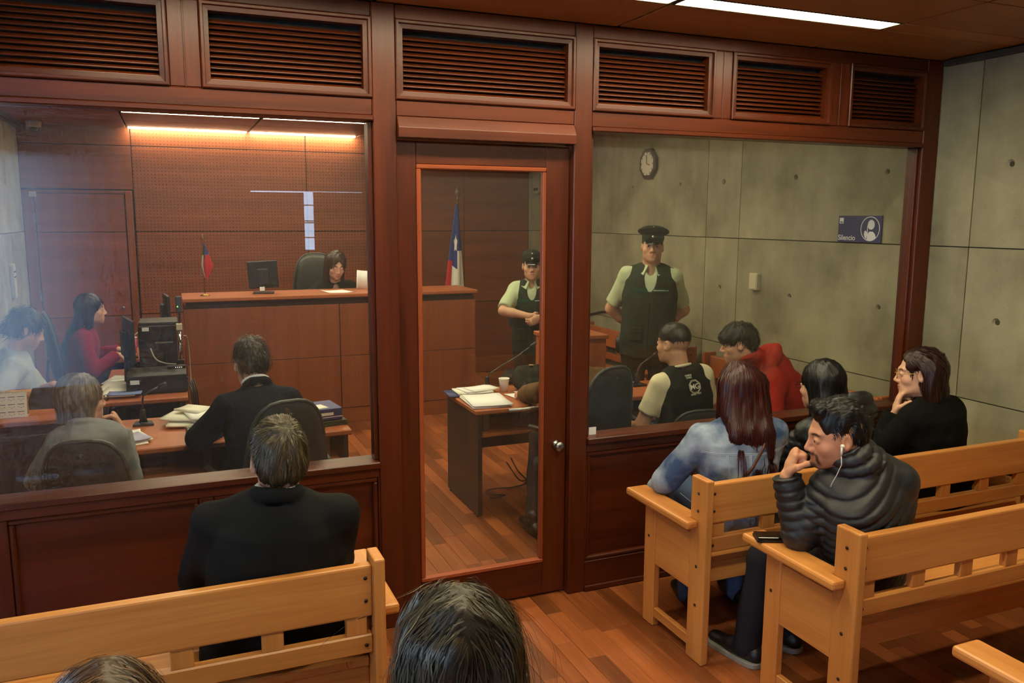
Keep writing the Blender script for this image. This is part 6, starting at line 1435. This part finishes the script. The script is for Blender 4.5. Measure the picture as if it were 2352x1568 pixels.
def sheet(parent, w, h, loc, rz=0, mat=None, t=.0006, tilt=0.0, curl=.0, name='sheet'):
    n = 6; V, F = [], []
    for i in range(n+1):
        for j in range(2): V.append((-w/2+w*i/n, -h/2+h*j, curl*((i/n-.5)*2)**2*(1 if j else .6)))
    m = len(V); V += [(a, b, c+t) for (a, b, c) in V]
    for i in range(n): a = i*2; F += [(a, a+1, a+3, a+2), (m+a, m+a+2, m+a+3, m+a+1), (a, a+2, m+a+2, m+a), (a+1, m+a+1, m+a+3, a+3)]
    F += [(0, m, m+1, 1), (2*n, 2*n+1, m+2*n+1, m+2*n)]
    return mesh(name, V, F, mat or PAPER(), parent, loc, (tilt, 0, rz), True)
def papers(label, loc, specs, rz=0, cat='papers'):
    t = thing('paper_stack', label, cat, loc, rz, 'papers on the desks'); z = 0
    for (w, h, dx, dy, r, th, mm) in specs: sheet(t, w, h, (dx, dy, z+.0002), R(r), mm, th, curl=.004); z += th+.0003
    return t
papers('white sheet lying on the judge bench in front of the judge', (1.385, 4.04, 1.178), [(.21, .27, 0, 0, 8, .001, None), (.21, .27, .004, .006, 12, .001, None)])
hp = thing('held_sheet', 'white sheet held upright by the judge', 'paper', (1.672, 4.28, 1.178)); _s = sheet(hp, .12, .17, (0, 0, .087), 0, None, .0006, curl=.012); _s.rotation_euler = (R(82), R(6), R(12))
# ---- equipment desk
DK = plain('case_black', (26, 27, 29), .4)
pc = thing('computer_case', 'flat black computer case with a white label on the equipment desk', 'computer', (-.122, 2.52, .69)); box('case', -.185, .185, -.17, .19, .004, .125, DK, pc, .006, seg=2); box('label', -.160, -.105, -.1708, -.1702, .072, .100, PAPER(), pc, 0); box('drive_bay', .02, .16, -.172, -.170, .03, .085, plain('bay_grey', (40, 41, 44), .35), pc, .001)
for x in (-.16, .16): box('rubber_foot', x-.012, x+.012, -.15, -.12, 0, .004, BLK(), pc, 0)
sw = thing('network_switch', 'thin black box with tiny lights on the flat computer case', 'network box', (.0, 2.60, .815)); box('body', -.06, .06, -.03, .03, 0, .018, DK, sw, .002)
for i in range(4): box('light', -.005+.012*i, .001+.012*i, -.0308, -.030, .006, .010, emit('lamp_dot', (1, 1, .8), 2.0), sw, 0)
pr = thing('printer', 'large black upright machine with a white label behind the flat case', 'printer', (-.112, 3.08, .69)); box('cabinet', -.128, .13, -.14, .14, .09, .385, DK, pr, .008, seg=2); box('lid', -.12, .14, -.13, .13, .385, .41, plain('lid_grey', (64, 62, 58), .4), pr, .006); box('label', -.10, -.055, -.1408, -.1402, .345, .372, PAPER(), pr, 0)
box('paper_slot', -.02, .10, -.143, -.14, .25, .262, plain('slot_light', (110, 108, 100), .4), pr, .001); box('stand', -.10, .10, -.10, .10, 0, .09, BLK(), pr, .01); box('tray', -.12, .02, -.22, -.13, .075, .085, plain('tray_grey', (70, 72, 78), .35), pr, .003)
po = thing('chrome_stand', 'chrome post with clamps beside the upright black machine', 'monitor stand', (.035, 2.86, .69)); tube('post', [(0, 0, 0), (0, 0, .40)], .013, plain('chrome', (190, 196, 204), .12, 1.0), po, 12); box('clamp', -.022, .022, -.02, .02, .10, .14, BLK(), po, .003); box('cap', -.02, .02, -.02, .02, .355, .40, plain('cream_plastic', (214, 206, 170), .4), po, .003); lathe('foot', [(.05, 0), (.05, .008), (.015, .014)], BLK(), po, n=14)
monitor('dark monitor seen edge-on beside the upright black machine', (-.295, 2.78, .69), R(-78), .34, .30, .31)
monitor('dark monitor seen edge-on at the end of the judge bench', (-.045, 3.55, .69), R(-84), .30, .26, .42)
rt = thing('network_router', 'small box with a green light on the end of the judge bench', 'network box', (.045, 3.60, .69)); box('bracket', -.008, .008, -.01, .01, 0, .40, BLK(), rt, .002); box('body', -.022, .022, -.028, .028, .40, .53, plain('blue_grey_plastic', (56, 60, 80), .4), rt, .006); box('light', -.014, -.006, -.0288, -.0282, .445, .455, GREEN_LED, rt, 0)
papers('spread of white case files on the equipment desk beside the flat case', (-.415, 2.72, .69), [(.20, .30, .06, .22, -14, .006, None), (.20, .30, .04, -.05, -10, .008, None), (.21, .30, .07, -.30, -6, .010, None), (.20, .12, .10, -.40, -4, .004, plain('paper_blue', (120, 140, 200), .7))], 0)
kb = thing('keyboard', 'dark keyboard under the hands of the woman in crimson', 'keyboard', (-.36, 4.06, .69), R(-84)); box('case', -.16, .16, -.06, .06, 0, .016, BLK(), kb, .003)
for r_ in range(4):
    for c_ in range(10): box('key', -.148+.030*c_, -.122+.030*c_, -.050+.025*r_, -.029+.025*r_, .016, .021, plain('key_grey', (50, 50, 54), .5), kb, .001)
cu = thing('pink_holder', 'pink cup with a pale lid beyond the edge-on monitor', 'cup', (-.33, 4.12, .69)); lathe('cup', [(.028, 0), (.036, .14), (.034, .14)], plain('pink_plastic', (206, 56, 92), .4), cu, n=16); lathe('lid', [(.038, .14), (.038, .150), (.006, .154)], plain('cream_plastic', (214, 206, 170), .4), cu, n=16); tube('straw', [(.0, 0, .15), (.06, .0, .20)], .004, plain('cream_plastic', (214, 206, 170), .4), cu, 6)
def cord(label, pts, r, m, cat='cable'):
    P = np.array(pts, float); b = P[0].copy(); t = thing('cable', label, cat, tuple(b)); 
    # smooth
    Q = []
    for i in range(len(P)-1):
        p0, p1, p2, p3 = P[max(i-1, 0)], P[i], P[i+1], P[min(i+2, len(P)-1)]
        for k in range(6): u = k/6; Q.append(.5*((2*p1)+(-p0+p2)*u+(2*p0-5*p1+4*p2-p3)*u*u+(-p0+3*p1-3*p2+p3)*u**3))
    Q.append(P[-1]); tube('cord', np.array(Q)-b, r, m, t, 6); return t
GRYC = plain('grey_cord', (168, 164, 150), .5)
cord('pale cable looping over the flat computer case', [(-.16, 2.80, .93), (-.13, 2.76, .86), (-.07, 2.70, .835), (0.0, 2.64, .835)], .004, GRYC)
cord('pale cable hanging from the chrome post down the judge bench', [(.06, 2.86, 1.0), (.085, 2.9, .98), (.095, 2.95, .85), (.095, 2.9, .6), (.09, 2.7, .45)], .004, GRYC)
for k in range(4): cord(('leftmost', 'second', 'third', 'rightmost')[k]+' dark cable of the bundle hanging off the equipment desk', [(.072+.012*k, 2.45+.03*k, .74), (.088+.012*k, 2.42+.03*k, .66), (.09+.014*k, 2.44+.03*k, .5), (.082+.012*k, 2.48+.04*k, .36), (.095+.012*k, 2.5+.05*k, .18), (.085+.02*k, 2.5+.06*k, .006)], .006, plain('cord_brown', (46, 40, 32), .5))
# ---- calendar desk
ca = thing('desk_calendar', 'white spiral desk calendar at the left edge', 'calendar', (-.895, 1.99, .69)); 
pg = prism('page', [(-.042, 0), (-.040, 0), (-.002, .145), (-.004, .145)], 'x', -.078, .078, PAPER(), ca); prism('stand', [(.042, 0), (.040, 0), (.000, .142), (.002, .142)], 'x', -.078, .078, plain('cardboard', (206, 196, 160), .8), ca)
box('foot', -.078, .078, -.042, .042, .0, .002, plain('pink_card', (196, 150, 160), .8), ca, 0)
for i in range(16): tube('ring', [(-.072+.0096*i, .005*math.cos(a)-.002, .145+.005*math.sin(a)) for a in np.linspace(0, 6.28, 8, endpoint=False)], .0008, STEEL, ca, 4, True)
for r_ in range(3):
    for c_ in range(3): 
        b0 = box('print_row', -.066+.048*c_, -.030+.048*c_, -.0009, .0, -.0015, .0015, plain('print_blue', (70, 80, 130), .7), ca, 0); v = .118-.042*r_; b0.location = (b0.location[0], -.0425+.038*(v/.145)-.0004, v); b0.rotation_euler = (R(-14.6), 0, 0)
        for q in range(3): b1 = box('print_dot', -.062+.048*c_+.012*q, -.056+.048*c_+.012*q, -.0009, .0, -.0012, .0012, plain('print_grey', (120, 124, 140), .7), ca, 0); v2 = v-.014-.006*(q % 2); b1.location = (b1.location[0], -.0425+.038*(v2/.145)-.0004, v2); b1.rotation_euler = (R(-14.6), 0, 0)
lp = thing('laptop', 'dark laptop with a pale logo on its lid before the man typing', 'laptop', (-.69, 2.30, .69), R(-6)); box('base', -.15, .15, -.11, .11, 0, .018, plain('laptop_silver', (150, 152, 158), .35, .5), lp, .004)
ld = box('lid', -.15, .15, -.11, .11, -.005, .005, plain('laptop_lid', (30, 32, 40), .35), lp, .004); ld.location = (0, -.075, .045); ld.rotation_euler = (R(28), 0, 0)
mesh('logo', [(-.02, -.01, .0056), (.01, -.004, .0056), (.03, .012, .0056), (.005, .006, .0056), (-.012, .014, .0056)], [(0, 1, 3), (1, 2, 3), (0, 3, 4)], plain('logo_silver', (170, 176, 190), .4), ld)
# ---- left desk
def gooseneck(label, loc, rotz, pts, base=.07):
    t = thing('microphone', label, 'microphone', loc, rotz, 'gooseneck microphones on the desks'); V = []
    prism('base', [(-base*.8, -base*.7), (base*.8, -base*.7), (base*.62, base*.6), (-base*.62, base*.6)], 'z', 0, .016, BLK(), t, .006, 2)
    lathe('stem_socket', [(.026, .014), (.016, .04), (.014, .085), (.010, .09)], BLK(), t, n=14); tube('gooseneck', pts, .0055, plain('mic_grey', (52, 52, 54), .4), t, 8)
    P = np.array(pts); d = nrm(P[-1]-P[-2]); tube('capsule', [P[-1], P[-1]+d*.012, P[-1]+d*.045, P[-1]+d*.05], [.006, .011, .011, .006], BLK(), t, 10); box('button', -.012, .012, -base*.6, -base*.35, .016, .020, plain('mic_grey', (52, 52, 54), .4), t, .002); return t
gooseneck('gooseneck microphone standing on the left desk between the two lawyers', (-.186, 1.50, .69), R(0), [(0, 0, .085), (.002, .0, .14), (.006, 0, .165), (.05, .0, .192), (.085, 0, .208)])
YEL = plain('cream_paper', (244, 240, 226), .8)
papers('heap of crumpled papers beside the man in navy on the left desk', (.055, 1.42, .69), [(.20, .26, .03, .05, 20, .012, None), (.20, .27, .0, .02, -12, .010, YEL), (.19, .25, .05, .04, 35, .012, None), (.20, .24, -.02, .06, -25, .010, YEL), (.15, .22, .06, .0, 10, .012, None), (.12, .16, .02, .09, 50, .014, YEL)])
bo = thing('case_file', 'thick grey-green case file with a dark band on the left desk', 'case file', (.095, 1.10, .69), R(6)); box('block', -.055, .055, -.12, .12, .0, .042, plain('file_green', (126, 128, 96), .8), bo, .003); box('band', -.056, .056, .06, .075, -.0, .0435, BLK(), bo, 0); sheet(bo, .08, .13, (.045, -.03, .0445), R(4), YEL)
papers('small pile of sheets at the elbow of the grey-haired woman', (-.235, 1.16, .69), [(.12, .24, 0, 0, 12, .008, None), (.12, .22, .01, .02, 20, .008, YEL), (.11, .2, -.01, .04, 4, .006, None), (.10, .16, .02, -.03, 26, .005, plain('paper_lilac', (180, 180, 214), .8))])
fs = thing('folder_stack', 'pile of green folders topped by a blue box file at the desk end', 'folders', (.765, 1.20, .69), R(8))
for i in range(4): box('folder', -.085+.004*i, .10-.005*(i % 2), -.13, .12, .008*i, .008*i+.006, plain('folder_green', (52, 62, 44), .7), fs, .001)
box('box_file', -.08, .072, -.12, .10, .034, .100, plain('folder_blue', (58, 66, 122), .5), fs, .003); box('title_label', -.06, .02, -.1206, -.1200, .062, .078, YEL, fs, 0); box('stripe', -.08, .072, -.1204, -.12, .050, .054, PAPER(), fs, 0); sheet(fs, .08, .10, (-.045, -.05, .101), R(10), YEL)
# ---- right desk
papers('open bundle of white sheets on the near corner of the right desk', (1.80, 1.32, .69), [(.25, .33, 0, 0, -4, .008, None), (.25, .33, .01, .01, -2, .006, YEL), (.25, .33, .005, -.01, -7, .005, None)])
f2 = papers('fanned documents over a blue folder on the right desk', (1.785, 1.60, .69), [(.28, .19, -.01, 0, -6, .010, plain('folder_navy', (44, 56, 110), .5)), (.24, .17, .03, .0, -3, .012, YEL), (.22, .16, .06, .01, 8, .006, None), (.2, .14, .09, .0, 14, .004, None)])
papers('single white pages under the writing hand on the right desk', (2.13, 1.36, .69), [(.22, .30, 0, 0, 10, .0015, None), (.22, .30, .05, .02, -6, .0015, None)])
pcup = thing('paper_cup', 'white paper cup on the right desk', 'cup', (2.035, 1.585, .69)); lathe('cup', [(.024, 0), (.036, .088), (.038, .090), (.034, .088), (.023, .004)], plain('cup_white', (232, 228, 216), .5), pcup, n=24); lathe('rim', [(.0362, .087), (.0385, .0895), (.036, .092), (.0345, .0895)], plain('cup_white', (232, 228, 216), .5), pcup, n=24)
gooseneck('gooseneck microphone behind the paper cup on the right desk', (1.955, 1.69, .69), R(-10), [(0, 0, .085), (.02, 0, .11), (.10, .0, .16), (.20, .0, .215), (.30, .0, .285)], .055)
gooseneck('gooseneck microphone in front of the man with the round logo shirt', (2.978, 1.429, .69), R(0), [(0, 0, .085), (.008, 0, .12), (.03, 0, .15), (.08, 0, .18), (.125, 0, .205)], .07)
bg = thing('backpack', 'dark green backpack with metal buckles on the right desk', 'backpack', (2.265, 1.585, .69))
class _B: pass
_b = _B(); _b.root = bg; _b.base = A_(2.265, 1.585, .69)
def _bag(f):
    c = _b.base; f.seg(c+A_(-.10, 0, .062), c+A_(.12, .02, .062), .062, .066, .03); f.seg(c+A_(-.10, .02, .11), c+A_(.10, .02, .115), .055, .055, .03, (A_(0, 1, 0), 1.0)); f.seg(c+A_(-.06, -.055, .05), c+A_(.06, -.055, .05), .035, .035, .015); f.plane_cut(c+A_(0, 0, .002), A_(0, 0, -1), .01); f.noise(.004, 30, 4)
part_field(_b, 'bag_body', _b.base-A_(.25, .18, .03), _b.base+A_(.28, .18, .24), .008, _bag, cloth('backpack_cloth', (36, 46, 42), .85))
for (x, z) in ((.04, .13), (.10, .10), (.11, .075)): tube('zip_pull', [(x, -.078, z), (x+.03, -.084, z-.012)], .005, plain('pull_red', (150, 60, 50), .4, .3), bg, 6)
tube('strap', [(-.12, -.06, .01), (-.06, -.11, .012), (.03, -.13, .014), (.08, -.11, .035), (.05, -.10, .05), (-.02, -.09, .03)], .012, cloth('strap_olive', (60, 62, 48)), bg, 6, flat=.35); lathe('patch', [(.018, 0), (.018, .002)], plain('patch_tan', (170, 130, 80), .6), bg, (-.03, 0, .168), 14)
cord('thin black cable lying on the floor under the right desk', [(2.13, 1.69, .19), (2.17, 1.66, .10), (2.24, 1.66, .012), (2.12, 1.60, .006), (1.98, 1.62, .006), (1.90, 1.58, .006), (1.93, 1.50, .006), (2.0, 1.47, .006), (1.92, 1.44, .006), (1.88, 1.45, .006)], .0045, BLK())
cord('second black cable curving across the floor under the right desk', [(2.10, 1.70, .16), (2.16, 1.62, .05), (2.25, 1.70, .006), (2.38, 1.72, .006)], .0045, BLK())
# ---- on the public benches
wl = thing('wallet_phone', 'black phone on a closed black wallet case on the bench arm', 'phone', (2.098, -1.032, .6205), R(-24)); box('wallet', -.065, .065, -.038, .038, 0, .012, plain('black_wallet', (18, 16, 15), .4), wl, .003, seg=2); box('phone', -.063, .063, -.036, .034, .012, .020, plain('phone_black', (10, 10, 12), .12), wl, .003, seg=2)
def bag(label, loc, mat, w=.16, seed=2):
    t = thing('handbag', label, 'bag', loc); b_ = _B(); b_.root = t; b_.base = A_(*loc)
    def fn(f):
        c = b_.base; f.seg(c+A_(-w*.6, 0, .06), c+A_(w*.6, 0, .06), .062, .058, .03, (A_(0, 1, 0), 1.15)); f.seg(c+A_(-w*.5, 0, .12), c+A_(w*.5, 0, .12), .04, .04, .03); f.plane_cut(c+A_(0, 0, .003), A_(0, 0, -1), .01); f.noise(.004, 28, seed)
    part_field(b_, 'bag_body', b_.base-A_(w+.1, .12, .03), b_.base+A_(w+.1, .12, .26), .009, fn, mat)
    tube('strap', [(-w*.5, 0, .14), (-w*.45, -.02, .20), (0, -.03, .215), (w*.45, -.02, .20), (w*.5, 0, .14)], .007, mat, t, 6, flat=.5); return t
bag('black handbag lying on the first bench beside the woman in the black coat', (3.72, -.50, .4405), plain('black_bag', (20, 19, 19), .5))
bag('dark bag on the bench in the lower right corner', (2.33, -2.02, .4405), plain('black_bag', (20, 19, 19), .5), seed=5)
